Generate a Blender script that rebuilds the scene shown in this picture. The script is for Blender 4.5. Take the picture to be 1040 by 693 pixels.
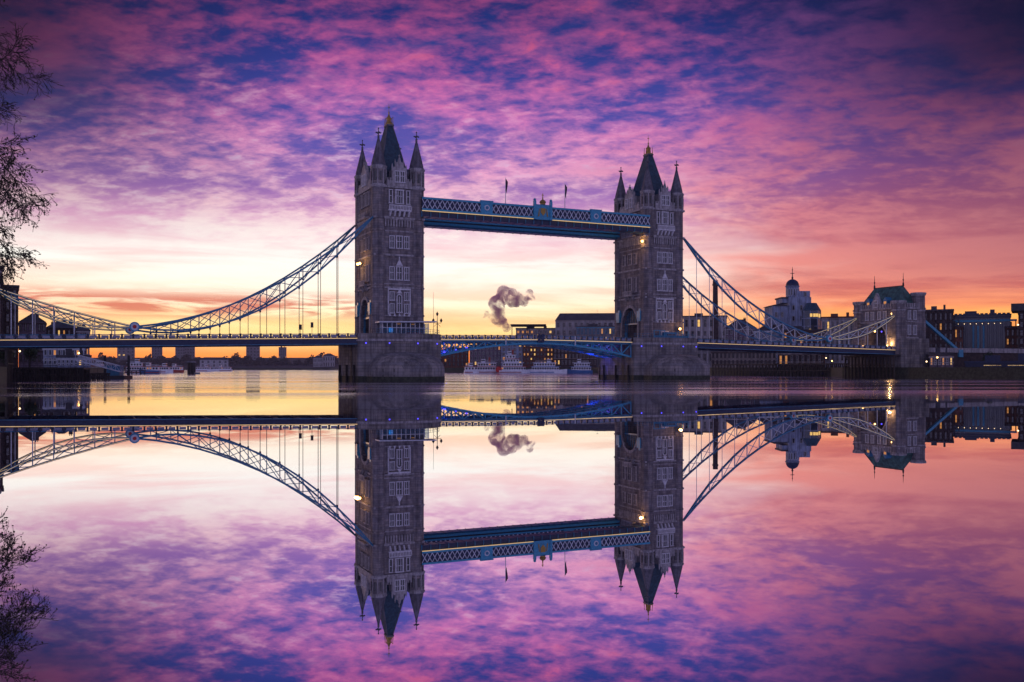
import bpy, math, random
from mathutils import Vector, Matrix
random.seed(7)
for o in list(bpy.data.objects): bpy.data.objects.remove(o)
scene = bpy.context.scene
COL = scene.collection
R = math.radians
PI = math.pi

# ---------------------------------------------------------------- camera
EYE = 3.34; FPX = 965.0; HY = 374.0
cam_d = bpy.data.cameras.new('camera'); cam = bpy.data.objects.new('camera', cam_d); COL.objects.link(cam)
cam.location = (0, 0, EYE); cam.rotation_euler = (R(90), 0, 0)
cam_d.lens = 36 * FPX / 1040; cam_d.sensor_width = 36
cam_d.shift_y = (HY - 346.5) / 1040
cam_d.clip_start = 0.3; cam_d.clip_end = 60000
scene.camera = cam

# ---------------------------------------------------------------- exposure
scene.view_settings.view_transform = 'Standard'
scene.view_settings.look = 'None'
scene.view_settings.exposure = 0.0
scene.view_settings.gamma = 1.0
scene.view_settings.use_curve_mapping = False
scene.cycles.volume_step_rate = 1.0
scene.cycles.max_bounces = 8
scene.cycles.volume_bounces = 2

def lin(c, a=1.0):
    out = []
    for v in c:
        v = v / 255.0
        out.append(v / 12.92 if v <= 0.04045 else ((v + 0.055) / 1.055) ** 2.4)
    return (out[0], out[1], out[2], a)

# ---------------------------------------------------------------- sky
world = bpy.data.worlds.new('World'); scene.world = world; world.use_nodes = True
NT = world.node_tree; NT.nodes.clear()
class G:
    """small helper for node graphs"""
    def __init__(s, nt): s.nt = nt
    def n(s, typ, **kw):
        nd = s.nt.nodes.new(typ)
        for k, v in kw.items(): setattr(nd, k, v)
        return nd
    def put(s, sock, val):
        if hasattr(val, 'is_linked') or hasattr(val, 'links'): s.nt.links.new(val, sock)
        else: sock.default_value = val
    def m(s, op, a, b=None, c=None, clamp=False):
        nd = s.n('ShaderNodeMath', operation=op); nd.use_clamp = clamp
        s.put(nd.inputs[0], a)
        if b is not None: s.put(nd.inputs[1], b)
        if c is not None: s.put(nd.inputs[2], c)
        return nd.outputs[0]
    def smooth(s, x, lo, hi, t0=0.0, t1=1.0):
        nd = s.n('ShaderNodeMapRange', interpolation_type='SMOOTHSTEP')
        s.put(nd.inputs[0], x); nd.inputs[1].default_value = lo; nd.inputs[2].default_value = hi
        nd.inputs[3].default_value = t0; nd.inputs[4].default_value = t1
        return nd.outputs[0]
    def ramp(s, x, stops, interp='LINEAR'):
        nd = s.n('ShaderNodeValToRGB'); cr = nd.color_ramp; cr.interpolation = interp
        while len(cr.elements) > 1: cr.elements.remove(cr.elements[0])
        cr.elements[0].position = stops[0][0]; cr.elements[0].color = stops[0][1]
        for p, c in stops[1:]:
            e = cr.elements.new(p); e.color = c
        s.put(nd.inputs[0], x); return nd.outputs[0]
    def mix(s, f, a, b, mode='MIX'):
        nd = s.n('ShaderNodeMix', data_type='RGBA', blend_type=mode)
        s.put(nd.inputs[0], f); s.put(nd.inputs[6], a); s.put(nd.inputs[7], b)
        return nd.outputs[2]
    def noise(s, vec, scale, detail=4, rough=0.55, dist=0.0):
        nd = s.n('ShaderNodeTexNoise'); nd.inputs['Scale'].default_value = scale
        nd.inputs['Detail'].default_value = detail; nd.inputs['Roughness'].default_value = rough
        nd.inputs['Distortion'].default_value = dist
        if vec is not None: s.nt.links.new(vec, nd.inputs['Vector'])
        return nd.outputs['Fac']
    def comb(s, x, y, z=0.0):
        nd = s.n('ShaderNodeCombineXYZ'); s.put(nd.inputs[0], x); s.put(nd.inputs[1], y); s.put(nd.inputs[2], z)
        return nd.outputs[0]

g = G(NT)
tc = g.n('ShaderNodeTexCoord'); sp = g.n('ShaderNodeSeparateXYZ'); NT.links.new(tc.outputs['Generated'], sp.inputs[0])
sx, sy, sz = sp.outputs
zc = g.m('MAXIMUM', sz, 0.0)
az = g.m('ARCTAN2', sx, sy)
zz = g.m('MULTIPLY', zc, 2.0, clamp=True)          # ramps run over z = 0..0.5
def stops(lst): return [(min(1, z * 2), lin(c)) for z, c in lst]
L_light = g.ramp(zz, stops([(0,(255,138,40)),(.016,(255,140,50)),(.03,(255,190,94)),(.045,(255,234,172)),(.075,(255,243,220)),(.11,(255,251,243)),
    (.14,(255,238,234)),(.165,(252,208,218)),(.20,(242,168,206)),(.25,(222,128,192)),(.30,(212,102,172)),(.36,(190,84,150)),(.5,(110,76,150))]))
L_dark = g.ramp(zz, stops([(0,(232,104,42)),(.016,(238,114,52)),(.03,(248,164,88)),(.045,(246,186,124)),(.06,(248,206,162)),(.09,(255,226,208)),(.12,(250,212,212)),
    (.15,(224,162,202)),(.18,(160,112,184)),(.22,(104,88,176)),(.27,(66,72,164)),(.32,(44,60,148)),(.36,(32,50,130)),(.5,(24,38,104))]))
R_light = g.ramp(zz, stops([(0,(236,126,50)),(.03,(240,142,62)),(.05,(255,180,88)),(.062,(246,152,100)),(.085,(238,144,124)),(.14,(242,150,152)),
    (.19,(228,130,156)),(.24,(196,104,158)),(.30,(146,84,156)),(.36,(98,70,146)),(.5,(54,58,124))]))
R_dark = g.ramp(zz, stops([(0,(180,86,50)),(.03,(196,96,60)),(.05,(236,142,76)),(.062,(210,110,88)),(.085,(206,110,102)),(.14,(200,110,130)),
    (.19,(154,92,158)),(.24,(98,76,164)),(.30,(54,60,142)),(.36,(30,42,108)),(.5,(20,30,80))]))
# altocumulus field, projected on a flat layer so that it closes up towards the horizon
den = g.m('ADD', zc, 0.20)
px_ = g.m('DIVIDE', sx, den); py_ = g.m('DIVIDE', sy, den)
cv = g.comb(px_, py_, 0.0)
rot = g.n('ShaderNodeMapping'); NT.links.new(cv, rot.inputs[0]); rot.inputs['Rotation'].default_value = (0, 0, R(28)); rot.inputs['Scale'].default_value = (1.0, 1.25, 1)
n1 = g.noise(rot.outputs[0], 2.3, 4, 0.55, 0.5)
n2 = g.noise(rot.outputs[0], 10.0, 5, 0.6, 0.3)
n3 = g.noise(rot.outputs[0], 23.0, 4, 0.62, 0.1)
f = g.m('ADD', g.m('ADD', g.m('MULTIPLY', n1, 0.68), g.m('MULTIPLY', n2, 0.52)), g.m('MULTIPLY', n3, 0.30))
cl = g.smooth(f, 0.62, 0.89)
# long low streaks near the horizon
sv = g.comb(g.m('MULTIPLY', az, 2.6), g.m('MULTIPLY', zc, 46.0), 3.3)
wisp = g.noise(g.comb(g.m('ADD', g.m('MULTIPLY', az, 5.0), g.m('MULTIPLY', zc, 14.0)), g.m('MULTIPLY', zc, 34.0), 1.7), 1.0, 7, 0.62, 0.7)
st = g.smooth(g.m('ADD', g.m('MULTIPLY', g.noise(sv, 1.0, 6, 0.55, 0.4), 0.5), g.m('MULTIPLY', wisp, 0.5)), 0.40, 0.58)
low = g.smooth(zc, 0.10, 0.17)
fac = g.m('ADD', g.m('MULTIPLY', cl, low), g.m('MULTIPLY', st, g.m('SUBTRACT', 1.0, low)), clamp=True)
cL = g.mix(fac, L_dark, L_light); cR = g.mix(fac, R_dark, R_light)
azw = g.m('ADD', az, g.m('MULTIPLY', g.m('SUBTRACT', n1, 0.5), 0.35))
side = g.smooth(azw, 0.03, 0.34)
c = g.mix(side, cL, cR)
# blue-violet clearings high up
n4 = g.smooth(g.noise(rot.outputs[0], 2.1, 5, 0.6, 0.4), 0.46, 0.66)
hi = g.m('MULTIPLY', g.smooth(g.m('ADD', g.m('MULTIPLY', n2, .7), g.m('MULTIPLY', n3, .5)), 0.63, 0.80), g.m('MULTIPLY', g.smooth(zc, 0.14, 0.19), g.smooth(zc, 0.34, 0.20)))
c = g.mix(g.m('MULTIPLY', hi, g.smooth(az, 0.30, -0.15, 0.06, 0.60)), c, lin((214, 196, 226)))
blue = g.m('MULTIPLY', g.m('MULTIPLY', n4, g.smooth(zc, 0.15, 0.28)), g.smooth(az, 0.10, -0.25, 0.45, 0.75))
c = g.mix(blue, c, lin((58, 78, 160)))
# salmon bank of cloud low on the left
bw = g.m('MULTIPLY', g.smooth(zc, 0.046, 0.058), g.smooth(zc, 0.082, 0.066))
bx = g.noise(g.comb(g.m('MULTIPLY', az, 9.0), g.m('MULTIPLY', zc, 95.0), 9.0), 1.0, 7, 0.6, 0.9)
bank = g.m('MULTIPLY', g.m('MULTIPLY', bw, g.smooth(bx, 0.38, 0.54)), g.m('MULTIPLY', g.smooth(az, -0.08, -0.20), 0.9))
c = g.mix(bank, c, lin((206, 104, 84)))
# bright core where the sun is about to rise
dx_ = g.m('DIVIDE', g.m('ADD', az, 0.25), 0.20); dz_ = g.m('DIVIDE', g.m('SUBTRACT', zc, 0.035), 0.016)
core = g.m('POWER', 2.718, g.m('MULTIPLY', g.m('ADD', g.m('MULTIPLY', dx_, dx_), g.m('MULTIPLY', dz_, dz_)), -1.0))
c = g.mix(g.m('MULTIPLY', core, 0.75), c, lin((255, 228, 150)))
# corner vignette put into the sky colour, high up at both sides
edge = g.m('MULTIPLY', g.smooth(g.m('ABSOLUTE', g.m('ADD', az, 0.01)), 0.15, 0.52), g.smooth(zc, 0.08, 0.30))
c = g.mix(g.m('MULTIPLY', edge, 0.93), c, lin((14, 16, 48)))
dusk = g.m('MULTIPLY', g.m('MULTIPLY', g.smooth(az, 0.16, 0.58), g.m('MULTIPLY', g.smooth(zc, 0.055, 0.10), g.smooth(zc, 0.26, 0.14))), 0.5)
c = g.mix(dusk, c, lin((96, 46, 84)))
back = g.smooth(g.m('ABSOLUTE', az), 0.7, 1.9)
c = g.mix(back, c, lin((166, 158, 206)))  # unseen sky behind the camera brightened to light the facades
zen = g.smooth(zc, 0.38, 0.8)
c = g.mix(zen, c, lin((104, 108, 170)))
fl = g.m('MULTIPLY', g.smooth(g.m('ADD', g.m('MULTIPLY', n1, .45), g.m('MULTIPLY', n2, .6)), 0.56, 0.68), g.m('MULTIPLY', g.smooth(zc, 0.22, 0.32), g.smooth(g.m('ABSOLUTE', g.m('SUBTRACT', az, 0.04)), 0.30, 0.05)))
c = g.mix(g.m('MULTIPLY', fl, 0.6), c, lin((232, 96, 140)))
tp = g.smooth(zc, 0.22, 0.38, 1.0, 0.66); c = g.mix(1.0, c, g.comb(tp, tp, tp), 'MULTIPLY')
gl_ = g.smooth(zc, 0.0, 0.19, 1.36, 1.0); c = g.mix(1.0, c, g.comb(gl_, gl_, gl_), 'MULTIPLY')
nish = g.n('ShaderNodeTexSky', sky_type='NISHITA'); nish.sun_disc = False
nish.sun_elevation = R(1.5); nish.sun_rotation = R(-46)
bg = g.n('ShaderNodeBackground'); NT.links.new(c, bg.inputs[0]); bg.inputs[1].default_value = 1.0
bg2 = g.n('ShaderNodeBackground'); NT.links.new(nish.outputs[0], bg2.inputs[0]); bg2.inputs[1].default_value = 0.003
ad = g.n('ShaderNodeAddShader'); NT.links.new(bg.outputs[0], ad.inputs[0]); NT.links.new(bg2.outputs[0], ad.inputs[1])
wo = g.n('ShaderNodeOutputWorld'); NT.links.new(ad.outputs[0], wo.inputs[0])

# ---------------------------------------------------------------- sun: just clearing the horizon, front left
sd = bpy.data.lights.new('sun', 'SUN'); sun = bpy.data.objects.new('sun', sd); COL.objects.link(sun)
sd.energy = 0.3; sd.angle = R(6); sd.color = (1.0, 0.55, 0.25)
sdir = Vector((math.sin(R(-46)) * math.cos(R(2.5)), math.cos(R(-46)) * math.cos(R(2.5)), math.sin(R(2.5))))
sun.rotation_euler = sdir.to_track_quat('Z', 'Y').to_euler()

# ---------------------------------------------------------------- materials
def mat(name, col, rough=0.75, metal=0.0, var=0.25, scale=0.6, bump=0.0, brick=None, streak=False, spec=0.4, emis=None, estr=0.0):
    m = bpy.data.materials.new(name); m.use_nodes = True
    nt = m.node_tree; nt.nodes.clear(); q = G(nt)
    out = q.n('ShaderNodeOutputMaterial'); b = q.n('ShaderNodeBsdfPrincipled')
    nt.links.new(b.outputs[0], out.inputs[0])
    b.inputs['Roughness'].default_value = rough; b.inputs['Metallic'].default_value = metal
    b.inputs['Specular IOR Level'].default_value = spec
    t = q.n('ShaderNodeTexCoord'); vec = t.outputs['Object']
    base = (col[0], col[1], col[2], 1)
    nz = q.noise(vec, scale, 6, 0.62)
    v = q.smooth(nz, 0.3, 0.7, 1 - var, 1 + var)
    hs = q.n('ShaderNodeHueSaturation'); hs.inputs['Color'].default_value = base; nt.links.new(v, hs.inputs['Value'])
    c = hs.outputs[0]
    if streak:
        mp = q.n('ShaderNodeMapping'); nt.links.new(vec, mp.inputs[0]); mp.inputs['Scale'].default_value = (1.3, 1.3, 0.10)
        s_ = q.smooth(q.noise(mp.outputs[0], 1.0, 5, 0.6), 0.35, 0.62, 0.62, 1.12)
        c = q.mix(1.0, c, q.comb(s_, s_, s_), 'MULTIPLY')
    hgt = nz
    if brick:
        # courses on any upright face: run along x+y, rise along z
        se = q.n('ShaderNodeSeparateXYZ'); nt.links.new(vec, se.inputs[0])
        bv = q.comb(q.m('ADD', se.outputs[0], se.outputs[1]), se.outputs[2], 0.0)
        br = q.n('ShaderNodeTexBrick'); nt.links.new(bv, br.inputs['Vector'])
        br.inputs['Color1'].default_value = (1.12, 1.08, 1.04, 1); br.inputs['Color2'].default_value = (0.72, 0.75, 0.84, 1)
        br.inputs['Mortar'].default_value = (0.5, 0.5, 0.5, 1); br.inputs['Scale'].default_value = 1.0
        br.inputs['Brick Width'].default_value = brick[0]; br.inputs['Row Height'].default_value = brick[1]
        br.inputs['Mortar Size'].default_value = brick[1] * 0.05; br.inputs['Bias'].default_value = 0.0
        c = q.mix(1.0, c, br.outputs[0], 'MULTIPLY'); hgt = br.outputs['Fac']
    nt.links.new(c, b.inputs['Base Color'])
    if bump:
        bp = q.n('ShaderNodeBump'); bp.inputs['Strength'].default_value = bump; bp.inputs['Distance'].default_value = 0.08
        if brick: bp.invert = True
        nt.links.new(hgt, bp.inputs['Height']); nt.links.new(bp.outputs[0], b.inputs['Normal'])
    if emis:
        b.inputs['Emission Color'].default_value = (emis[0], emis[1], emis[2], 1); b.inputs['Emission Strength'].default_value = estr
    return m
M = {}
M['stone'] = mat('granite_wall', (.265, .235, .235), .85, brick=(1.5, .62), bump=.5, streak=True)
M['stone_d'] = mat('granite_pier', (.26, .24, .23), .85, brick=(2.0, .8), bump=.6, streak=True, var=.35, scale=.25)
M['trim'] = mat('portland_trim', (.40, .375, .385), .8, var=.25, scale=1.5, streak=True)
M['trim_hi'] = mat('portland_carving', (.68, .67, .70), .8, var=.2, scale=2.0)
M['cone'] = mat('lead_spire', (.15, .14, .17), .6, var=.3, scale=1.0, streak=True)
M['slate'] = mat('green_slate', (.028, .075, .115), .4, var=.35, scale=1.2, brick=(.6, .35), bump=.3)
M['slate_g'] = mat('copper_roof', (.05, .13, .115), .5, var=.4, scale=.8, streak=True)
M['gold'] = mat('gilding', (.42, .27, .07), .5, metal=.6, var=.15)
M['blue'] = mat('blue_paint', (.03, .19, .34), .38, var=.25, scale=2.0, spec=.5)
M['blue_l'] = mat('light_blue_paint', (.05, .33, .52), .4, var=.2, scale=2.0)
M['navy'] = mat('navy_paint', (.012, .025, .075), .4, var=.25, scale=1.5)
M['white'] = mat('white_paint', (.62, .66, .72), .5, var=.15, scale=2.0)
M['panel'] = mat('parapet_panel_paint', (.26, .28, .40), .5, var=.2)
M['lattice'] = mat('lattice_paint', (.62, .66, .74), .5, var=.2)
M['red'] = mat('red_paint', (.55, .03, .025), .45, var=.1)
M['glass'] = mat('window_glass', (.02, .025, .035), .12, var=.1, spec=.8)
M['iron'] = mat('dark_iron', (.025, .026, .03), .55, var=.2)
M['timber'] = mat('wet_timber', (.045, .038, .032), .75, var=.4, scale=1.5, streak=True)
M['weed'] = mat('tide_stain', (.035, .04, .025), .7, var=.5, scale=1.2)
M['brick_d'] = mat('dark_brick', (.07, .05, .05), .9, brick=(1.2, .5), var=.3)
M['brick_r'] = mat('red_brick', (.17, .075, .055), .9, brick=(1.2, .5), var=.3)
M['brick_p'] = mat('plum_brick', (.19, .15, .19), .9, brick=(1.2, .5), var=.3)
M['buff'] = mat('buff_stone', (.33, .28, .26), .9, var=.25, scale=.3, streak=True)
M['cream'] = mat('cream_render', (.42, .40, .42), .85, var=.2, scale=.3, streak=True)
M['pale'] = mat('pale_blue_render', (.30, .36, .50), .85, var=.25, scale=.3, streak=True)
M['concrete'] = mat('concrete', (.24, .23, .25), .9, var=.2, scale=.2, streak=True)
M['roof_d'] = mat('dark_roof', (.06, .06, .075), .7, var=.3, scale=.4)
M['glassb'] = mat('blue_glazing', (.012, .035, .07), .2, var=.3, scale=.15, spec=.8)
M['bark'] = mat('bark', (.045, .035, .03), .9, var=.4, scale=3)
M['leaf'] = mat('dark_leaf', (.05, .045, .02), .8, var=.5, scale=3)
M['leafg'] = mat('evergreen_leaf', (.035, .055, .025), .8, var=.5, scale=.5)
M['wood_f'] = mat('far_wood_leaf', (.06, .05, .04), .9, var=.5, scale=.05)
M['asphalt'] = mat('asphalt', (.05, .05, .052), .85, var=.2, scale=2)
M['hullr'] = mat('red_hull', (.36, .05, .035), .5, var=.2)
M['hullb'] = mat('blue_hull', (.05, .15, .35), .45, var=.2)
M['hullw'] = mat('white_hull', (.85, .86, .9), .45, var=.12)
M['flag'] = mat('flag_cloth', (.10, .05, .09), .8, var=.4, scale=2)
def emit(name, col, s): return mat(name, col, .5, var=.1, emis=col, estr=s)
M['lit'] = emit('lit_window', (1.0, .42, .10), .42)
M['lit_y'] = emit('lit_window_yellow', (1.0, .6, .16), .8)
M['led_w'] = emit('warm_led', (1.0, .66, .28), .55)
M['led_v'] = emit('violet_led', (.10, .08, 1.0), 1.8)
M['led_b'] = emit('blue_led', (.05, .42, 1.0), .35)
M['lamp'] = emit('lamp_globe', (1.0, .52, .14), 9.0)
M['lamp_w'] = emit('lamp_white', (1.0, .7, .38), 3.5)

# ---------------------------------------------------------------- mesh helpers
class MB:
    def __init__(s): s.v = []; s.f = []; s.M = None
    def add(s, vs, fs):
        o = len(s.v)
        for p in vs:
            p = Vector(p)
            s.v.append(tuple(s.M @ p) if s.M else tuple(p))
        for q in fs: s.f.append(tuple(i + o for i in q))
        return s
    def box(s, x0, x1, y0, y1, z0, z1):
        return s.add([(x0,y0,z0),(x1,y0,z0),(x1,y1,z0),(x0,y1,z0),(x0,y0,z1),(x1,y0,z1),(x1,y1,z1),(x0,y1,z1)],
                     [(0,3,2,1),(4,5,6,7),(0,1,5,4),(1,2,6,5),(2,3,7,6),(3,0,4,7)])
    def beam(s, p, q, w, h=None):
        h = h or w; p = Vector(p); q = Vector(q); d = q - p
        if d.length < 1e-6: return s
        d.normalize(); up = Vector((0,0,1)) if abs(d.z) < .95 else Vector((1,0,0))
        a = d.cross(up).normalized() * (w/2); b = a.cross(d).normalized() * (h/2)
        vs = [p-a-b, p+a-b, p+a+b, p-a+b, q-a-b, q+a-b, q+a+b, q-a+b]
        return s.add(vs, [(0,3,2,1),(4,5,6,7),(0,1,5,4),(1,2,6,5),(2,3,7,6),(3,0,4,7)])
    def tube(s, p, q, r0, r1, n=6):
        p = Vector(p); q = Vector(q); d = q - p
        if d.length < 1e-6: return s
        d.normalize(); up = Vector((0,0,1)) if abs(d.z) < .95 else Vector((1,0,0))
        a = d.cross(up).normalized(); b = a.cross(d).normalized()
        vs = []
        for c0, rr in ((p, r0), (q, r1)):
            for i in range(n):
                t = 2*PI*i/n; vs.append(c0 + a*math.cos(t)*rr + b*math.sin(t)*rr)
        fs = [(i, (i+1)%n, n+(i+1)%n, n+i) for i in range(n)] + [tuple(range(n-1,-1,-1)), tuple(range(n, 2*n))]
        return s.add(vs, fs)
    def lathe(s, cx, cy, prof, n=8, rot=None, sx=1, sy=1):
        rot = PI/n if rot is None else rot; vs = []; fs = []
        for (r, z) in prof:
            for i in range(n):
                t = rot + 2*PI*i/n; vs.append((cx + sx*r*math.cos(t), cy + sy*r*math.sin(t), z))
        k = len(prof)
        for j in range(k-1):
            for i in range(n):
                fs.append((j*n+i, j*n+(i+1)%n, (j+1)*n+(i+1)%n, (j+1)*n+i))
        fs.append(tuple(range(n-1,-1,-1))); fs.append(tuple((k-1)*n+i for i in range(n)))
        return s.add(vs, fs)
    def frus(s, x0,x1,y0,y1,z0, X0,X1,Y0,Y1,z1):
        return s.add([(x0,y0,z0),(x1,y0,z0),(x1,y1,z0),(x0,y1,z0),(X0,Y0,z1),(X1,Y0,z1),(X1,Y1,z1),(X0,Y1,z1)],
                     [(0,3,2,1),(4,5,6,7),(0,1,5,4),(1,2,6,5),(2,3,7,6),(3,0,4,7)])
    def ext(s, poly, axis, a0, a1):
        """2d polygon extruded along axis: 'x' polygon is (y,z); 'y' polygon is (x,z); 'z' polygon is (x,y)"""
        def P(p, a): return {'x': (a, p[0], p[1]), 'y': (p[0], a, p[1]), 'z': (p[0], p[1], a)}[axis]
        n = len(poly); vs = [P(p, a0) for p in poly] + [P(p, a1) for p in poly]
        fs = [tuple(range(n)), tuple(range(2*n-1, n-1, -1))] + [(i, n+i, n+(i+1)%n, (i+1)%n) for i in range(n)]
        return s.add(vs, fs)
    def ball(s, c, r, n=8, k=5, sz=1.0):
        prof = [(max(.02*r, r*math.sin(PI*j/k)), c[2] - sz*r*math.cos(PI*j/k)) for j in range(k+1)]
        return s.lathe(c[0], c[1], prof, n)
    def mesh(s, name, m):
        me = bpy.data.meshes.new(name); me.from_pydata(s.v, [], s.f); me.update()
        if m: me.materials.append(m)
        import bmesh
        b = bmesh.new(); b.from_mesh(me); bmesh.ops.recalc_face_normals(b, faces=b.faces); b.to_mesh(me); b.free()
        return me
    def build(s, name, m, parent=None, loc=None, rz=0):
        o = bpy.data.objects.new(name, s.mesh(name, M[m] if isinstance(m, str) else m)); COL.objects.link(o)
        if parent: o.parent = parent
        if loc: o.location = loc
        o.rotation_euler.z = rz
        return o
def tag(o, label=None, cat=None, group=None, kind=None):
    if label: o['label'] = label
    if cat: o['category'] = cat
    if group: o['group'] = group
    if kind: o['kind'] = kind
    return o
def empty(name, label, cat, loc, rz=0, group=None):
    o = bpy.data.objects.new(name, None); COL.objects.link(o); o.location = loc; o.rotation_euler.z = rz
    o.empty_display_size = .5
    return tag(o, label, cat, group)
def kids(o): return [c for c in COL.objects if c.parent == o]
def copy_tree(o, parent=None, _idx=None):
    if _idx is None:
        _idx = {}
        for q in COL.objects:
            if q.parent: _idx.setdefault(q.parent.name, []).append(q)
    c = o.copy(); COL.objects.link(c); c.parent = parent
    for ch in _idx.get(o.name, []): copy_tree(ch, c, _idx)
    return c
def share(src, parent, loc, rz=0, name=None):
    c = src.copy(); COL.objects.link(c); c.parent = parent; c.location = loc; c.rotation_euler.z = rz
    return c

PHI = R(25.075); BX, BY = -33.0, 254.74; SPAN = 82.3
def B(s, t, z=0): return Vector((BX + s*math.cos(PHI) - t*math.sin(PHI), BY + s*math.sin(PHI) + t*math.cos(PHI), z))
def at(px, Y, z=0): return Vector(((px-520)/FPX*Y, Y, z))
def zy(y, Y): return EYE + (HY-y)*Y/FPX

# ---------------------------------------------------------------- water
def water_mat():
    m = bpy.data.materials.new('still_river_water'); m.use_nodes = True; nt = m.node_tree; nt.nodes.clear(); q = G(nt)
    out = q.n('ShaderNodeOutputMaterial')
    gl = q.n('ShaderNodeBsdfGlossy'); gl.inputs['Color'].default_value = (.93, .92, .95, 1); gl.inputs['Roughness'].default_value = .0
    df = q.n('ShaderNodeBsdfDiffuse'); df.inputs['Color'].default_value = (.03, .035, .045, 1)
    mx = q.n('ShaderNodeMixShader'); mx.inputs[0].default_value = .96
    t = q.n('ShaderNodeTexCoord')
    n_a = q.noise(t.outputs['Object'], .55, 4, .5)
    mp = q.n('ShaderNodeMapping'); nt.links.new(t.outputs['Object'], mp.inputs[0]); mp.inputs['Scale'].default_value = (.010, .022, 1)
    patch = q.smooth(q.noise(mp.outputs[0], 1.0, 4, .6, .4), .45, .68, .10, 1.0)
    # the open channel from the bridge upstream carries a faint ripple; the slack water this side lies still
    sp_ = q.n('ShaderNodeSeparateXYZ'); nt.links.new(t.outputs['Object'], sp_.inputs[0])
    chan = q.smooth(sp_.outputs[1], 72.0, 135.0, .01, 1.0)
    mp2 = q.n('ShaderNodeMapping'); nt.links.new(t.outputs['Object'], mp2.inputs[0]); mp2.inputs['Scale'].default_value = (.006, .06, 1)
    strk = q.smooth(q.noise(mp2.outputs[0], 1.0, 5, .65, .5), .38, .64, .18, 1.0)
    rg = q.m('ADD', q.m('MULTIPLY', q.m('MULTIPLY', strk, chan), .20), .002); nt.links.new(rg, gl.inputs['Roughness'])
    h = q.m('MULTIPLY', n_a, q.m('MULTIPLY', patch, chan))
    bp = q.n('ShaderNodeBump'); bp.inputs['Strength'].default_value = 1.0; bp.inputs['Distance'].default_value = .05
    nt.links.new(h, bp.inputs['Height']); nt.links.new(bp.outputs[0], gl.inputs['Normal'])
    nt.links.new(df.outputs[0], mx.inputs[1]); nt.links.new(gl.outputs[0], mx.inputs[2]); nt.links.new(mx.outputs[0], out.inputs[0])
    return m
M['water'] = water_mat()
tag(MB().add([(-25000,-400,0),(25000,-400,0),(25000,25000,0),(-25000,25000,0)], [(0,1,2,3)]).build('river', 'water'), kind='structure')

# ---------------------------------------------------------------- land
LZ = 3.6
def land(name, pts, z=LZ, m='weed'):
    return tag(MB().ext([(p[0], p[1]) for p in pts], 'z', -.6, z).build(name, m), kind='structure')
right_pts = [B(174,-250), B(174,-40), B(174,14), at(840,372), at(722,440), at(650,560), at(601,628), at(520,660), at(440,720), at(440,1150), at(335,1760), at(100,1900),
             (-3500,2600), (-24000,9000), (-24000,24500), (24000,24500), (24000,-390), (500,-390)]
land('south_bank', right_pts)
left_pts = [(-45,-390), (-42,-20), (-62,40), B(-90,-160), B(-90,14), (-133,253.6), (-138,300), (-148,330), (-172,420), (-268,650), (-440,1000), (-3500,1500), (-24000,5000), (-24000,-390)]
land('north_bank', left_pts)

# ---------------------------------------------------------------- windows
_wc = {}
def window(parent, key, loc, rz, pane='glass', surround='trim_hi', mull=1, arch=False, deep=.30, bar=True):
    """key=(w,h). local x across, -y outwards, z up from the sill"""
    w, h = key; kk = (w, h, surround, mull, arch, deep, bar)
    if kk not in _wc:
        b = MB(); f = max(.16, w*.13)
        b.box(-w/2, -w/2+f, -deep, 0, 0, h); b.box(w/2-f, w/2, -deep, 0, 0, h)
        b.box(-w/2-.1, w/2+.1, -deep-.1, 0, -.22, 0)
        if arch:
            pts = [(-w/2, h), (-w/2+f*.9, h)] + [((w/2-f)*math.cos(PI-PI*i/6), h-.02 + (w/2-f)*.8*math.sin(PI*i/6)) for i in range(1,6)] + [(w/2-f*.9, h), (w/2, h)] + \
                  [(w/2*math.cos(PI*i/6), h + w/2*.95*math.sin(PI*i/6)) for i in range(1,6)]
            b.ext(pts, 'y', -deep, 0)
        else: b.box(-w/2-.06, w/2+.06, -deep-.06, 0, h, h+f)
        for i in range(mull):
            x = -w/2 + w*(i+1)/(mull+1); b.box(x-.07, x+.07, -deep*.7, 0, 0, h)
        if bar: b.box(-w/2+f, w/2-f, -deep*.6, 0, h*.55, h*.55+.13)
        p = MB()
        if arch: p.ext([(-w/2+f, 0), (w/2-f, 0), (w/2-f, h)] + [((w/2-f)*math.cos(PI*i/6), h + (w/2-f)*.8*math.sin(PI*i/6)) for i in range(1,6)] + [(-w/2+f, h)], 'y', -.05, 0)
        else: p.box(-w/2+f, w/2-f, -.05, 0, 0, h)
        _wc[kk] = (b.mesh('window', M[surround]), p)
        _wc[kk+('p',)] = {}
    me, p = _wc[kk]; pm = _wc[kk+('p',)]
    if pane not in pm: pm[pane] = p.mesh('pane', M[pane])
    o = bpy.data.objects.new('window', me); COL.objects.link(o); o.parent = parent; o.location = loc; o.rotation_euler.z = rz
    q = bpy.data.objects.new('pane', pm[pane]); COL.objects.link(q); q.parent = o
    return o
# faces of a box-like building: returns (loc, rz) for u across and z
def face(fc, hx, hy, u, z, out=0.0):
    if fc == 'front': return (u, -hy-out, z), 0
    if fc == 'back': return (-u, hy+out, z), PI
    if fc == 'right': return (hx+out, u, z), PI/2
    return (-hx-out, -u, z), -PI/2

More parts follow.
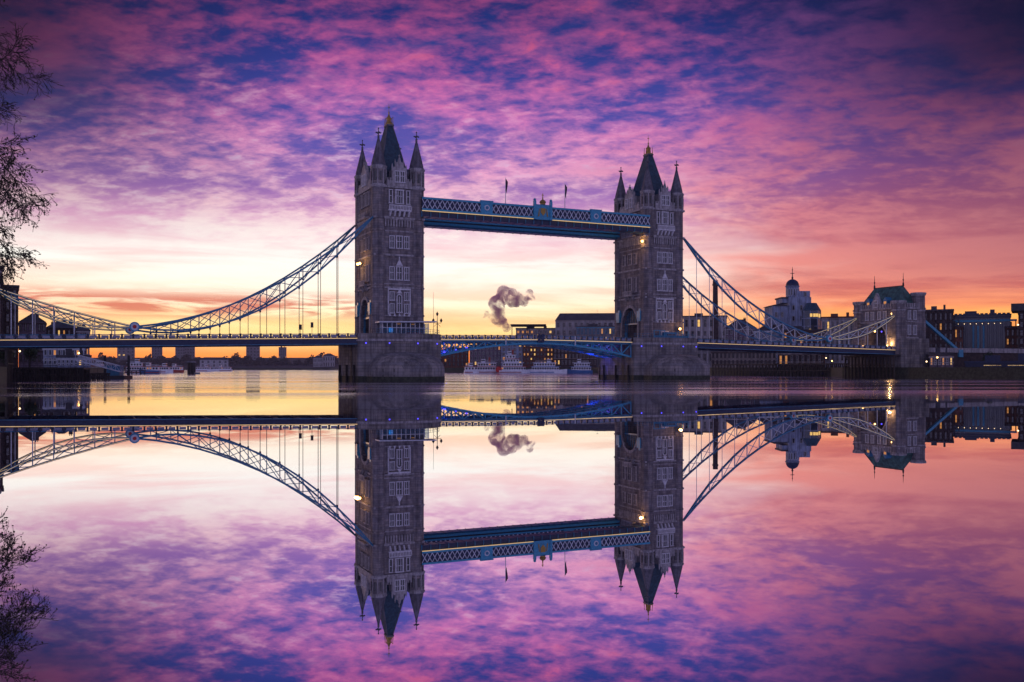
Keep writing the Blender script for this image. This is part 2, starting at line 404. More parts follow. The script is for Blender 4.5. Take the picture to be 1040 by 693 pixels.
# ---------------------------------------------------------------- pier
def make_pier(label):
    root = empty('bridge_pier', label, 'bridge pier', B(0,0,0), PHI, 'granite piers under the main towers')
    hx, hy = 11.3, 13.0
    def plan(k=0.0): return [(-hx-k,9.5),(-hx-k,-9.5),(-7.4,-hy-k),(7.4,-hy-k),(hx+k,-9.5),(hx+k,9.5),(7.4,hy+k),(-7.4,hy+k)]
    MB().ext(plan(), 'z', -1.5, 10.9).build('pier_wall', 'stone_d', root)
    MB().ext(plan(.03), 'z', -1.4, 1.3).build('tide_band', 'weed', root)
    MB().ext(plan(.28), 'z', 10.2, 10.75).build('string_course', 'trim', root)
    # parapet: walls round the two ends only, the roadway passes between
    for sg in (-1, 1):
        b = MB(); pl = [(-hx, sg*9.4), (-7.4, sg*hy), (7.4, sg*hy), (hx, sg*9.4)]
        for p, q in zip(pl, pl[1:]):
            b.beam((p[0]*.985, p[1]*.985, 11.55), (q[0]*.985, q[1]*.985, 11.55), .45, 1.3)
        b.build('parapet', 'stone_d', root)
        # low cutwater with a domed cap
        c = MB(); prof = []
        n = 12; rings = []
        for j, (k, z) in enumerate([(1, -1.5), (1, 3.2), (.97, 4.4), (.86, 5.7), (.66, 6.7), (.38, 7.3), (.02, 7.5)]):
            ring = [(9.9*k*math.cos(PI*i/n)*(1.0), sg*(12.6 + (11.5 if sg < 0 else 3.0)*k*math.sin(PI*i/n)**.8), z) for i in range(n+1)]
            rings.append(ring)
        vs = [p for r in rings for p in r]; fs = []
        for j in range(len(rings)-1):
            for i in range(n): fs.append((j*(n+1)+i, j*(n+1)+i+1, (j+1)*(n+1)+i+1, (j+1)*(n+1)+i))
        c.add(vs, fs); c.build('cutwater', 'stone_d', root)
        t = MB(); ring = [(9.95*math.cos(PI*i/n), sg*(12.6 + (11.56 if sg < 0 else 3.06)*math.sin(PI*i/n)**.8)) for i in range(n+1)]
        t.ext(ring, 'z', -1.4, 1.25); t.build('tide_band', 'weed', root)
    for sg in (-1, 1):
        b = MB()
        for yy in (-.3, .3): b.beam((sg*11.45, -4+yy, -.5), (sg*11.45, -4+yy, 10.2), .08)
        for i in range(26): b.beam((sg*11.45, -4.3, .2+i*.38), (sg*11.45, -3.7, .2+i*.38), .06)
        b.build('ladder', 'iron', root)
        for yy in (-7, 0, 7): MB().tube((sg*11.6, yy, -1), (sg*11.6, yy, 4.2), .28, .28, 7).build('fender', 'timber', root)
    for (x, y) in ((-9.6,-11.15), (-4.0,-13.1), (3.6,-13.1), (9.6,-11.15), (11.38,-3)):
        MB().ball((x, y, 9.7), .2).build('light', 'led_v', root)
    return root
pierL = make_pier('granite pier with domed cutwater under the nearer tower, left of the open river')
pierR = copy_tree(pierL); pierR.location = B(SPAN,0,0); pierR.rotation_euler.z = PHI
pierR['label'] = 'granite pier with domed cutwater under the farther tower, right of the moored boats'

# ---------------------------------------------------------------- main tower
def arch_pts(hw, z0, zs, n=10, point=1.18):
    """opening outline from lower left round to lower right (pointed arch)"""
    pts = [(-hw, z0), (-hw, zs)]
    for i in range(1, n):
        t = PI - PI*i/n
        pts.append((hw*math.cos(t), zs + hw*math.sin(t)*(point if 0.25*n < i < .75*n else 1.06)))
    return pts + [(hw, zs), (hw, z0)]
def make_tower(label):
    root = empty('bridge_tower', label, 'tower', B(0,0,10.9), PHI, 'main towers of the bridge')
    Z = lambda z: z - 10.9
    wx, wy = 6.45, 8.65
    # body, the road arch running right through it
    ar = arch_pts(4.3, Z(10.9), Z(16.4), 12)
    outline = [(-wy, Z(10.9))] + ar + [(wy, Z(10.9)), (wy, Z(51.2)), (-wy, Z(51.2))]
    MB().ext(outline, 'x', -wx, wx).build('wall', 'stone', root)
    # arch mouldings on both road faces
    for sx_ in (-1, 1):
        b = MB(); o1 = arch_pts(5.0, Z(10.9), Z(16.4), 12); i1 = arch_pts(4.32, Z(10.9), Z(16.4), 12)
        for (p, q, p2, q2) in zip(o1, o1[1:], i1, i1[1:]):
            for (x0, x1) in ((sx_*wx, sx_*(wx+.35)),):
                vs = [(x0,*p),(x0,*q),(x0,*q2),(x0,*p2),(x1,*p),(x1,*q),(x1,*q2),(x1,*p2)]
                b.add(vs, [(0,1,2,3),(4,7,6,5),(0,4,5,1),(1,5,6,2),(2,6,7,3),(3,7,4,0)])
        b.build('arch_moulding', 'trim', root)
        # blue iron portal with open bars in the arch
        b = MB()
        for k in range(-4, 5):
            y = k*1.0; top = Z(16.4) + math.sqrt(max(0, 4.2**2 - y*y))*1.05
            if abs(k) >= 3: b.box(sx_*(wx-.9), sx_*(wx-.7), y-.08, y+.08, Z(10.9), top-.1)
            else: b.box(sx_*(wx-.9), sx_*(wx-.7), y-.07, y+.07, Z(16.8), top-.1)
        b.box(sx_*(wx-.95), sx_*(wx-.6), -4.25, 4.25, Z(16.4), Z(16.85))
        b.box(sx_*(wx-.92), sx_*(wx-.62), -4.25, -2.9, Z(10.9), Z(14.2)); b.box(sx_*(wx-.92), sx_*(wx-.62), 2.9, 4.25, Z(10.9), Z(14.2))
        b.build('portal_screen', 'blue', root)
        for yy in (-5.9, 5.9):
            b = MB(); b.box(sx_*wx, sx_*(wx+.9), yy-.9, yy+.9, Z(18.2), Z(20.3)); b.frus(*( (sx_*wx, sx_*(wx+.8)) if sx_>0 else (sx_*(wx+.8), sx_*wx)), yy-.7, yy+.7, Z(17.2), *((sx_*wx, sx_*(wx+.9)) if sx_>0 else (sx_*(wx+.9), sx_*wx)), yy-.9, yy+.9, Z(18.2))
            b.box(sx_*wx, sx_*(wx+.5), yy-.5, yy+.5, Z(20.3), Z(21.0))
            b.build('heraldic_box', 'blue_l', root)
    # string courses and cornices between the turrets
    for z, h, d in ((16.8,.3,.18), (24.0,.45,.32), (25.0,.25,.2), (32.4,.5,.34), (38.7,.3,.2), (42.0,.5,.45), (50.0,.55,.5)):
        b = MB(); x, y = wx+d, wy+d
        if z < 22:
            b.box(-wx, wx, -y, -wy, Z(z), Z(z+h)); b.build('string_course', 'trim', root); b = MB(); b.box(-wx, wx, wy, y, Z(z), Z(z+h))
        else:
            b.box(-x, x, -y, -wy, Z(z), Z(z+h)); b.box(-x, x, wy, y, Z(z), Z(z+h)); b.box(-x, -wx, -wy, wy, Z(z), Z(z+h)); b.box(wx, x, -wy, wy, Z(z), Z(z+h))
        b.build('string_course', 'trim', root)
    # corbel table under the top storey
    for fc, n_, st_ in (('front',5,.75),('back',5,.75),('left',8,.72),('right',8,.72)):
        loc, rz = face(fc, wx, wy, 0, 0); b = MB()
        for k in range(-n_, n_+1): b.box(k*st_-.16, k*st_+.16, -.38, 0, Z(40.0), Z(41.8))
        b.box(-n_*st_-.16, n_*st_+.16, -.36, 0, Z(41.8), Z(41.97))
        b.build('corbel_table', 'trim', root, loc, rz)
    # corner turrets: octagonal shafts with bands, lancet top stage, stone spire and cross
    tb = MB(); tb.lathe(0, 0, [(2.1, 0), (2.1, 2.4), (1.93, 2.9), (1.93, Z(50.0)), (1.98, Z(50.0)), (1.98, Z(55.2))], 8)
    for z in (16.8, 24.0, 32.4, 38.7, 42.0): tb.lathe(0, 0, [(2.0, Z(z)), (2.12, Z(z+.1)), (2.12, Z(z+.4)), (2.0, Z(z+.5))], 8)
    cr = MB()
    cr.lathe(0, 0, [(2.0, Z(49.9)), (2.3, Z(50.2)), (2.3, Z(50.6)), (2.0, Z(50.9))], 8)
    cr.lathe(0, 0, [(1.95, Z(54.7)), (2.25, Z(55.2)), (2.25, Z(55.6)), (2.0, Z(55.7))], 8)
    for i in range(8):
        t = 2*PI*i/8 + PI/8; cr.tube((1.98*math.cos(t), 1.98*math.sin(t), Z(50.9)), (1.98*math.cos(t), 1.98*math.sin(t), Z(54.8)), .16, .16, 5)
    sl = MB()
    for i in range(8):
        t = 2*PI*i/8; c_, s_ = math.cos(t), math.sin(t)
        sl.beam((1.84*c_, 1.84*s_, Z(51.7)), (1.84*c_, 1.84*s_, Z(54.0)), .42, .42)
    cn = MB(); cn.lathe(0, 0, [(2.12, Z(55.6)), (1.75, Z(56.2)), (.22, Z(62.9)), (.3, Z(63.0)), (.3, Z(63.25)), (.1, Z(63.3))], 8)
    for i in range(8):
        t = 2*PI*i/8 + PI/8; cn.tube((1.78*math.cos(t), 1.78*math.sin(t), Z(56.2)), (.2*math.cos(t), .2*math.sin(t), Z(62.9)), .09, .05, 4)
    fi = MB(); fi.tube((0,0,Z(63.2)), (0,0,Z(65.4)), .16, .1, 6); fi.box(-.62,.62,-.1,.1,Z(64.1),Z(64.42)); fi.box(-.1,.1,-.62,.62,Z(64.1),Z(64.42))
    fi.ball((0,0,Z(63.5)), .3); 
    for dx, dy in ((.62,0),(-.62,0),(0,.62),(0,-.62)): fi.ball((dx,dy,Z(64.26)), .2)
    fi.ball((0,0,Z(65.4)), .2)
    first = None
    for ix, iy in ((-1,-1),(1,-1),(-1,1),(1,1)):
        loc = (ix*5.18, iy*7.4, 0)
        if first is None:
            first = tb.build('turret', 'stone', root, loc)
            parts = [cr.build('turret_band', 'trim', first), sl.build('lancet', 'glass', first), cn.build('spire', 'cone', first), fi.build('cross', 'cone', first)]
        else:
            t_ = share(first, root, loc)
            for p in parts: share(p, t_, (0,0,0))
    # parapet with battlements
    b = MB()
    for sg in (-1, 1):
        y0, y1 = sorted((sg*(wy-.1), sg*(wy+.35))); b.box(-3.4, 3.4, y0, y1, Z(50.55), Z(52.0))
        for k in range(-4, 5): b.box(k*.8-.22, k*.8+.22, y0, y1, Z(52.0), Z(52.6))
        x0, x1 = sorted((sg*(wx-.1), sg*(wx+.35))); b.box(x0, x1, -5.6, 5.6, Z(50.55), Z(52.0))
        for k in range(-6, 7): b.box(x0, x1, k*.85-.22, k*.85+.22, Z(52.0), Z(52.6))
    b.build('parapet', 'trim', root)
    # steep slate roof with a gilded crown
    b = MB(); b.frus(-4.9,4.9,-6.4,6.4,Z(50.6), -4.1,4.1,-5.2,5.2,Z(52.6)); b.frus(-4.1,4.1,-5.2,5.2,Z(52.6), -.75,.75,-1.1,1.1,Z(68.0)); 
    roof = b.build('roof', 'slate', root)
    b = MB()
    for (x, y) in ((1,1),(1,-1),(-1,1),(-1,-1)): b.tube((x*4.1,y*5.2,Z(52.6)), (x*.75,y*1.1,Z(68)), .14, .12, 5)
    b.box(-1.0,1.0,-1.35,1.35,Z(68),Z(68.45)); b.build('ridge_rolls', 'cone', roof)
    b = MB(); b.box(-.85,.85,-1.2,1.2,Z(68.45),Z(68.7))
    for x in (-.8, 0, .8):
        for y in (-1.1, 0, 1.1):
            if x == 0 and y == 0: continue
            b.tube((x,y,Z(68.7)), (x*.92,y*.92,Z(70.4)), .13, .05, 5); b.ball((x*.92,y*.92,Z(70.3)), .16, 6, 4)
    b.lathe(0,0,[(.75,Z(68.7)),(.55,Z(69.6)),(.62,Z(70.2)),(.3,Z(70.9)),(.12,Z(71.5)),(.22,Z(71.8)),(.08,Z(72.1)),(.05,Z(74.2))],8)
    b.box(-.34,.34,-.05,.05,Z(73.2),Z(73.36)); b.build('crown', 'gold', roof)
    # dormer gables, one on each face
    for fc, hw in (('front',2.0),('back',2.0),('right',2.7),('left',2.7)):
        loc, rz = face(fc, wx, wy, 0, Z(50.5))
        b = MB(); g_ = [(-hw,0),(hw,0),(hw,4.0),(hw*.86,4.0),(hw*.86,4.9),(hw*.6,5.0),(hw*.5,6.1),(hw*.22,6.3),(0,7.6),(-hw*.22,6.3),(-hw*.5,6.1),(-hw*.6,5.0),(-hw*.86,4.9),(-hw*.86,4.0),(-hw,4.0)]
        b.ext(g_, 'y', -.5, .3)
        b.box(-hw*.84, hw*.84, .3, 3.4, 0, 4.6)
        dg = b.build('gable', 'trim', root, loc, rz)
        r_ = MB(); r_.ext([(-hw*.88,4.5),(hw*.88,4.5),(0,6.6)], 'y', .3, 4.0); r_.build('gable_roof', 'slate', dg)
        for x in (-hw*.95, hw*.95, -hw*.55, hw*.55):
            z0_ = 4.0 if abs(x) > hw*.8 else 5.2
            p_ = MB(); p_.lathe(x, -.1, [(.22, z0_), (.22, z0_+1.1), (.03, z0_+1.9)], 4); p_.build('pinnacle', 'trim', dg)
        p_ = MB(); p_.tube((0,-.1,7.4),(0,-.1,8.5),.14,.05,5); p_.box(-.3,.3,-.16,-.04,7.9,8.05); p_.build('pinnacle', 'trim', dg)
        for u in ((-.72,.72) if hw < 2.5 else (-1.15, 1.15)): window(dg, (1.25,2.7), (u, -.5, 1.1), 0, mull=1, deep=.2)
    # windows
    for fc in ('front', 'back'):
        for u, w in ((-2.0,1.35),(0,1.75),(2.0,1.35)):
            window(root, (w,3.0), *face(fc, wx, wy, u, Z(34.5)), mull=1, deep=.34)
            lt = 'glass'
            window(root, (w,3.2), *face(fc, wx, wy, u, Z(26.3)), pane=lt if w > 1.5 else 'glass', mull=1, deep=.34)
        for u in (-2.0, 2.0):
            window(root, (1.3,2.0), *face(fc, wx, wy, u, Z(21.0)), mull=1, deep=.34, bar=False)
            window(root, (1.3,2.2), *face(fc, wx, wy, u, Z(17.7)), mull=1, deep=.34, bar=False)
        window(root, (1.5,4.0), *face(fc, wx, wy, 0, Z(17.9)), mull=1, arch=True, deep=.34)
        # oriel storey
        for u, w in ((-2.35,1.0),(0,2.3),(2.35,1.0)):
            window(root, (w,3.3), *face(fc, wx, wy, u, Z(46.1)), mull=2 if w > 2 else 0, deep=.45)
        window(root, (2.5,2.0), *face(fc, wx, wy, 0, Z(12.0)), mull=2, deep=.3, bar=False)
        loc, rz = face(fc, wx, wy, 0, 0)
        b = MB(); b.box(-3.0,3.0,-1.15,0,Z(44.0),Z(44.4)); b.box(-3.0,3.0,-1.15,-.95,Z(45.3),Z(45.55))
        for k in range(-7, 8): b.box(k*.42-.1, k*.42+.1, -1.12, -.98, Z(44.4), Z(45.3))
        for k in range(-2, 3): b.frus(k*1.25-.2, k*1.25+.2, -.3, 0, Z(42.7), k*1.25-.2, k*1.25+.2, -1.1, 0, Z(44.0))
        b.build('balcony', 'trim_hi', root, loc, rz)
        # carved white frames around the lower window groups
        b = MB()
        b.ext([(-3.1,Z(24.0)),(-3.1,Z(23.6)),(3.1,Z(23.6)),(3.1,Z(24.0))], 'y', -.4, 0)
        for k in range(5): b.ext([(-2.6+k*1.3-.3,Z(16.8)),(-2.6+k*1.3+.3,Z(16.8)),(-2.6+k*1.3,Z(17.65))], 'y', -.5, 0)
        b.ext([(-.9,Z(29.9)),(.9,Z(29.9)),(0,Z(31.6))], 'y', -.4, 0)
        b.box(-.12,.12,-.4,0,Z(31.4),Z(32.3))
        b.ext([(-.7,Z(22.7)),(.7,Z(22.7)),(.0,Z(23.9))], 'y', -.45, 0)
        b.box(-3.1,-2.85,-.25,0,Z(17.2),Z(23.6)); b.box(2.85,3.1,-.25,0,Z(17.2),Z(23.6))
        b.build('carving', 'trim_hi', root, loc, rz)
    for fc in ('left', 'right'):
        for u, w in ((-3.1,1.5),(0,2.3),(3.1,1.5)):
            window(root, (w,3.0), *face(fc, wx, wy, u, Z(34.5)), mull=1, deep=.34, surround='trim')
            window(root, (w,4.2), *face(fc, wx, wy, u, Z(26.2)), mull=1, deep=.34, surround='trim')
            window(root, (w,3.3), *face(fc, wx, wy, u, Z(46.1)), mull=1, deep=.4, surround='trim')
        loc, rz = face(fc, wx, wy, 0, 0)
        b = MB(); b.box(-2.6,2.6,-1.2,0,Z(24.9),Z(25.3)); b.box(-2.6,2.6,-1.2,-1.0,Z(26.2),Z(26.45))
        for k in range(-6, 7): b.box(k*.42-.09, k*.42+.09, -1.17, -1.03, Z(25.3), Z(26.2))
        for k in (-1,0,1): b.frus(k*2-.25, k*2+.25, -.3, 0, Z(23.6), k*2-.25, k*2+.25, -1.1, 0, Z(24.9))
        b.build('balcony', 'trim', root, loc, rz)
        b = MB(); b.box(-3.3,3.3,-1.2,0,Z(42.6),Z(43.1)); b.box(-3.3,3.3,-1.2,-1.0,Z(44.0),Z(44.25))
        for k in range(-7, 8): b.box(k*.45-.09, k*.45+.09, -1.17, -1.03, Z(43.1), Z(44.0))
        b.build('balcony', 'trim', root, loc, rz)
    # lamp on the road face
    return root
towerL = make_tower('tall stone gothic bridge tower with a glazed pavilion at its foot, the nearer one')
towerR = copy_tree(towerL); towerR.location = B(SPAN,0,10.9); towerR.rotation_euler.z = PHI + PI
towerR['label'] = 'tall stone gothic bridge tower with blue booth and arch portal, the farther one'

# ---------------------------------------------------------------- high-level walkways
def make_walkway(label, near):
    t0 = -8.0 if near else 8.0
    x0, x1 = 5.9, SPAN - 5.9; L_ = x1 - x0
    root = empty('high_walkway', label, 'walkway', B(x0, t0, 43.1), PHI, 'high walkways between the towers')
    y0, y1 = -1.7, 1.7
    MB().box(0, L_, y0+.1, y1-.1, 1.5, 1.75).build('floor', 'navy', root)
    MB().box(0, L_, y0-.1, y1+.1, 4.85, 5.05).build('roof', 'navy', root)
    for nm, yy in (('outer', y0 if near else y1), ('inner', y1 if near else y0)):
        sg = -1 if yy < 0 else 1
        b = MB(); a0, a1 = sorted((yy, yy+sg*.3))
        b.box(0, L_, a0, a1, 4.5, 5.0); b.box(0, L_, a0, a1, 1.55, 2.05)
        b.build('chord', 'blue_l', root)
        n = 50; b = MB(); w = L_/n; ym = yy + sg*.12
        for i in range(n):
            b.beam((i*w, ym, 2.05), ((i+1)*w, ym, 4.5), .10, .19); b.beam((i*w, ym+.03*sg, 4.5), ((i+1)*w, ym+.03*sg, 2.05), .10, .19)
        b.build('lattice', 'lattice', root)
        MB().box(0, L_, yy-.05, yy+.05, 2.05, 4.5).build('wall_panel', 'navy', root)
        for k in (0.26, 0.74):
            b = MB(); c_ = L_*k; b.box(c_-1.7, c_+1.7, *sorted((yy+sg*.05, yy+sg*.5)), 1.5, 5.3)
            b.box(c_-1.9, c_+1.9, *sorted((yy, yy+sg*.6)), 5.05, 5.35)
            pl = b.build('pilaster', 'blue_l', root)
            b = MB(); b.tube((c_, yy+sg*.45, 3.4), (c_, yy+sg*.62, 3.4), .75, .75, 16); md = b.build('medallion', 'white', pl)
            MB().tube((c_, yy+sg*.5, 3.4), (c_, yy+sg*.67, 3.4), .45, .45, 12).build('medallion_boss', 'blue', md)
        MB().box(0, L_, *sorted((yy+sg*.02, yy+sg*.4)), 1.36, 1.50).build('led_or_painted_strip', 'led_w', root) if nm == 'outer' else \
        MB().box(0, L_, *sorted((yy+sg*.0, yy+sg*.25)), .45, 1.1).build('led_or_painted_strip', 'blue_l', root)  # inner strip is no lamp: bright paint stands in for blue light
    MB().box(0, L_, y0+.25, y1-.02, 0, 1.36).build('girder', 'navy' if near else 'blue', root)  # far girder in brighter blue, the light on it put into the paint
    b = MB()
    for i in range(29): b.box(i*L_/28-.08, i*L_/28+.08, y0+.05, y1+.05, -.12, 1.36)
    b.build('girder_ribs', 'blue', root)
    b = MB(); c_ = L_*.5; yy = y0 if near else y1; sg = -1 if near else 1
    for dx in (-2.5, 2.5):
        b.box(c_+dx-.35, c_+dx+.35, *sorted((yy, yy+sg*.7)), 1.3, 6.4); b.ball((c_+dx, yy+sg*.35, 6.7), .42)
    b.box(c_-2.2, c_+2.2, *sorted((yy, yy+sg*.45)), 1.3, 5.5)
    cr = b.build('crest_surround', 'blue_l', root)
    b = MB(); y_ = yy+sg*.5
    b.ext([(c_-.75,4.5),(c_+.75,4.5),(c_+.75,3.3),(c_,2.4),(c_-.75,3.3)], 'y', *sorted((yy+sg*.45, yy+sg*.6)))
    b.lathe(c_, yy+sg*.3, [(.75,5.5),(.7,5.8),(.95,6.1),(.7,6.6),(.2,6.9),(.12,7.7)], 8); b.box(c_-.08,c_+.08,yy+sg*.3-.08,yy+sg*.3+.08,7.6,8.6); b.box(c_-.35,c_+.35,yy+sg*.3-.06,yy+sg*.3+.06,8.05,8.2)
    for dx in (-1.6, 1.6): b.tube((c_+dx*.85, y_, 2.2), (c_+dx*.7, y_, 4.3), .2, .12, 6)
    b.build('crest', 'gold', cr)
    return root
make_walkway('blue lattice high walkway facing the camera, with gilded crest at its middle', True)
make_walkway('blue high walkway seen only by its underside behind the crested one', False)
def flagpole(s, label):
    root = empty('flagpole', label, 'flagpole', B(s, -7.4, 48.15), PHI, 'flagpoles on the high walkway')
    MB().tube((0,0,0),(0,0,7.6),.11,.05,6).build('pole', 'white', root)
    b = MB(); n = 6
    vs = []
    for j in range(9):
        z = 7.3 - j*.42
        for i in range(n): vs.append((.06 + i*.12*(1-j*.06) + .05*math.sin(j*.8), .13*math.sin(i*2.2 + j*.35), z - i*.16))
    fs = [(j*n+i, j*n+i+1, (j+1)*n+i+1, (j+1)*n+i) for j in range(8) for i in range(n-1)]
    o = b.add(vs, fs).build('flag', 'flag', root); sm = o.modifiers.new('thick', 'SOLIDIFY'); sm.thickness = .03
flagpole(31.0, 'thin white flagpole with limp flag on walkway, left of the gilded crest')
flagpole(49.5, 'thin white flagpole with limp flag on walkway, right of the gilded crest')

# ---------------------------------------------------------------- suspension chains
PIN_D, PIN_Z, ABD, ABZ, TOPD, TOPZ = 64.0, 12.9, 93.5, 21.3, 6.9, 42.3
def road_z(d): return 11.0 - 1.5*max(0, d-11.3)/82
def make_chain(label, side_R, t):
    base = B(SPAN if side_R else 0, 0, 0)
    rz = PHI if side_R else PHI + PI
    origin = B(SPAN + PIN_D if side_R else -PIN_D, t, road_z(PIN_D))
    root = empty('suspension_chain', label, 'chain', origin, rz, 'suspension chains of the side spans')
    oz = road_z(PIN_D)
    P = lambda d, z, y=0: Vector((d-PIN_D, y, z-oz))
    def seg(d0, z0, d1, z1, s_top, s_bot, n, nm):
        top = []; bot = []
        for i in range(n+1):
            k = i/n; d = d0+(d1-d0)*k; z = z0+(z1-z0)*k; q = 4*k*(1-k)
            top.append((d, z - s_top*q)); bot.append((d, z - s_bot*q))
        b = MB()
        for a, c_ in zip(top, top[1:]): b.beam(P(*a), P(*c_), .62, .42)
        b_ = b.build('upper_chord', 'blue', root)
        b = MB()
        for a, c_ in zip(bot, bot[1:]): b.beam(P(*a), P(*c_), .62, .42)
        b.build('lower_chord', 'blue', root)
        b = MB()
        for i in range(1, n):
            b.beam(P(*top[i]), P(*bot[i]), .26, .22)
        for i in range(n):
            if (i < 1 or i > n-2): continue
            b.beam(P(top[i][0], top[i][1], .1), P(bot[i+1][0], bot[i+1][1], .1), .14, .17)
            b.beam(P(bot[i][0], bot[i][1], -.1), P(top[i+1][0], top[i+1][1], -.1), .14, .17)
        b.build('bracing', 'white' if side_R else 'blue', root)  # left bracing darker: its backlit shade is put into the paint
        return top, bot
    tl, bl = seg(TOPD, TOPZ, PIN_D, PIN_Z, 5.8, 10.0, 12, 'long')
    ts, bs = seg(PIN_D, PIN_Z, ABD, ABZ, .5, 2.9, 7, 'short')
    for i, (d, z) in enumerate(bl):
        if i == 0 or i == len(bl)-1: continue
        b = MB(); r0 = road_z(d)+.9; b.tube(P(d, z), P(d, r0), .085, .085, 6); b.ball(P(d, z-.3), .28, 6, 4, 1.6)
        b.lathe(P(d,0).x, 0, [(.2, r0-oz-.5), (.2, r0-oz), (.1, r0-oz+.4)], 6)
        b.build('hanger', 'white' if side_R else 'navy', root)  # left long hangers in navy, backlit shade as colour
    for i, (d, z) in enumerate(bs):
        if i == 0 or i == len(bs)-1: continue
        b = MB(); r0 = road_z(d)+.9; b.tube(P(d, z), P(d, r0), .14, .14, 6); b.lathe(P(d,0).x, 0, [(.22, r0-oz-.3), (.22, r0-oz), (.14, r0-oz+.3)], 6)
        b.build('hanger', 'white', root)
    # light strips under the chords of the short segment
    for ln, off in ((ts, .30), (bs, .30)):
        b = MB()
        for a, c_ in zip(ln, ln[1:]):
            for yy in (-.36, .36): b.beam(P(a[0], a[1]+.05, yy), P(c_[0], c_[1]+.05, yy), .05, .08)
        b.build('led_or_painted_strip', 'led_w', root)
    b = MB()
    for yy in (-.36, .36): b.beam(P(TOPD, TOPZ-.3, yy), P(*bl[2], yy), .05, .10)
    # roundel at the pin
    dsc = MB()
    for r, y in ((1.15, .42),):
        dsc.tube(P(PIN_D, PIN_Z, -y), P(PIN_D, PIN_Z, y), r, r, 20)
    pin = dsc.build('pin_disc', 'blue_l', root)
    MB().tube(P(PIN_D, PIN_Z, -.5), P(PIN_D, PIN_Z, .5), .85, .85, 20).build('pin_ring', 'white', pin)
    MB().tube(P(PIN_D, PIN_Z, -.56), P(PIN_D, PIN_Z, .56), .42, .42, 16).build('pin_boss', 'red', pin)
    b = MB(); b.box(-1.0, 1.0, -.45, .45, -.2, 1.05); b.box(-1.2, 1.2, -.55, .55, -1.4, -.2); b.build('pin_pedestal', 'blue', root)
    MB().box(-.75, .75, -.6, .6, .0, .85).build('shield_panel', 'white', root)
    # land tie beyond the abutment
    b = MB(); b.beam(P(105.2, 20.6), P(124, 9.2), .8, .9); b.box(60-.9, 60+1.2, -.7, .7, 7.2-oz, 9.8-oz); b.build('land_tie', 'blue_l', root)
    return root
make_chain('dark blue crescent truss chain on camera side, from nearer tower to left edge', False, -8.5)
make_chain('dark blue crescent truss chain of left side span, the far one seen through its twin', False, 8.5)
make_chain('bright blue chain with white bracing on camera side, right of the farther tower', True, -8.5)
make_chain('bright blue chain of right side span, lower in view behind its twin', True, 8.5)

# ---------------------------------------------------------------- side span decks
def make_deck(label, side_R):
    rz = PHI if side_R else PHI + PI
    root = empty('side_span_deck', label, 'bridge deck', B(SPAN if side_R else 0, 0, 0), rz, 'side spans of the bridge')
    d0, d1 = 11.35, 93.2; z0, z1 = road_z(d0), road_z(d1)
    def slab(y0, y1, a, b_): return MB().add([(d0,y0,z0+a),(d1,y0,z1+a),(d1,y1,z1+a),(d0,y1,z0+a),(d0,y0,z0+b_),(d1,y0,z1+b_),(d1,y1,z1+b_),(d0,y1,z0+b_)],
                     [(0,3,2,1),(4,5,6,7),(0,1,5,4),(1,2,6,5),(2,3,7,6),(3,0,4,7)])
    slab(-9.0, 9.0, -.5, 0).build('roadway', 'asphalt', root)
    for sg in (-1, 1):
        slab(*sorted((sg*9.0, sg*9.35)), -1.55, .12).build('fascia_girder', 'navy', root)
        slab(*sorted((sg*9.35, sg*9.5)), -1.62, -1.45).build('flange', 'blue', root)
        slab(*sorted((sg*9.36, sg*9.46)), -.16, .0).build('led_or_painted_strip', 'led_w', root)
        slab(*sorted((sg*9.05, sg*9.4)), .95, 1.12).build('handrail', 'blue', root)
        b = MB(); n = 34; w = (d1-d0)/n
        for i in range(n+1):
            d = d0+i*w; z = road_z(d); b.box(d-.22, d+.22, sg*9.22-.2, sg*9.22+.2, z+.12, z+1.22)
        b.build('parapet_posts', 'navy', root)
        b = MB()
        for i in range(n):
            d = d0+i*w; z = road_z(d+w/2); b.box(d+.45, d+w-.45, sg*9.22-.05, sg*9.22+.05, z+.28, z+.88)
        b.build('parapet_panels', 'panel', root)
    b = MB()
    for i in range(15):
        d = d0+2+i*(d1-d0-4)/14; z = road_z(d); b.box(d-.15, d+.15, -9.0, 9.0, z-1.4, z-.5)
    b.build('cross_girders', 'navy', root)
    for y in (-4.5, 4.5): slab(y-.2, y+.2, -1.45, -.5).build('stringer', 'navy', root)
    return root
make_deck('long navy side span deck with pale parapet panels, left of the nearer tower', False)
make_deck('navy side span deck with warm light strip, between farther tower and stone gatehouse', True)

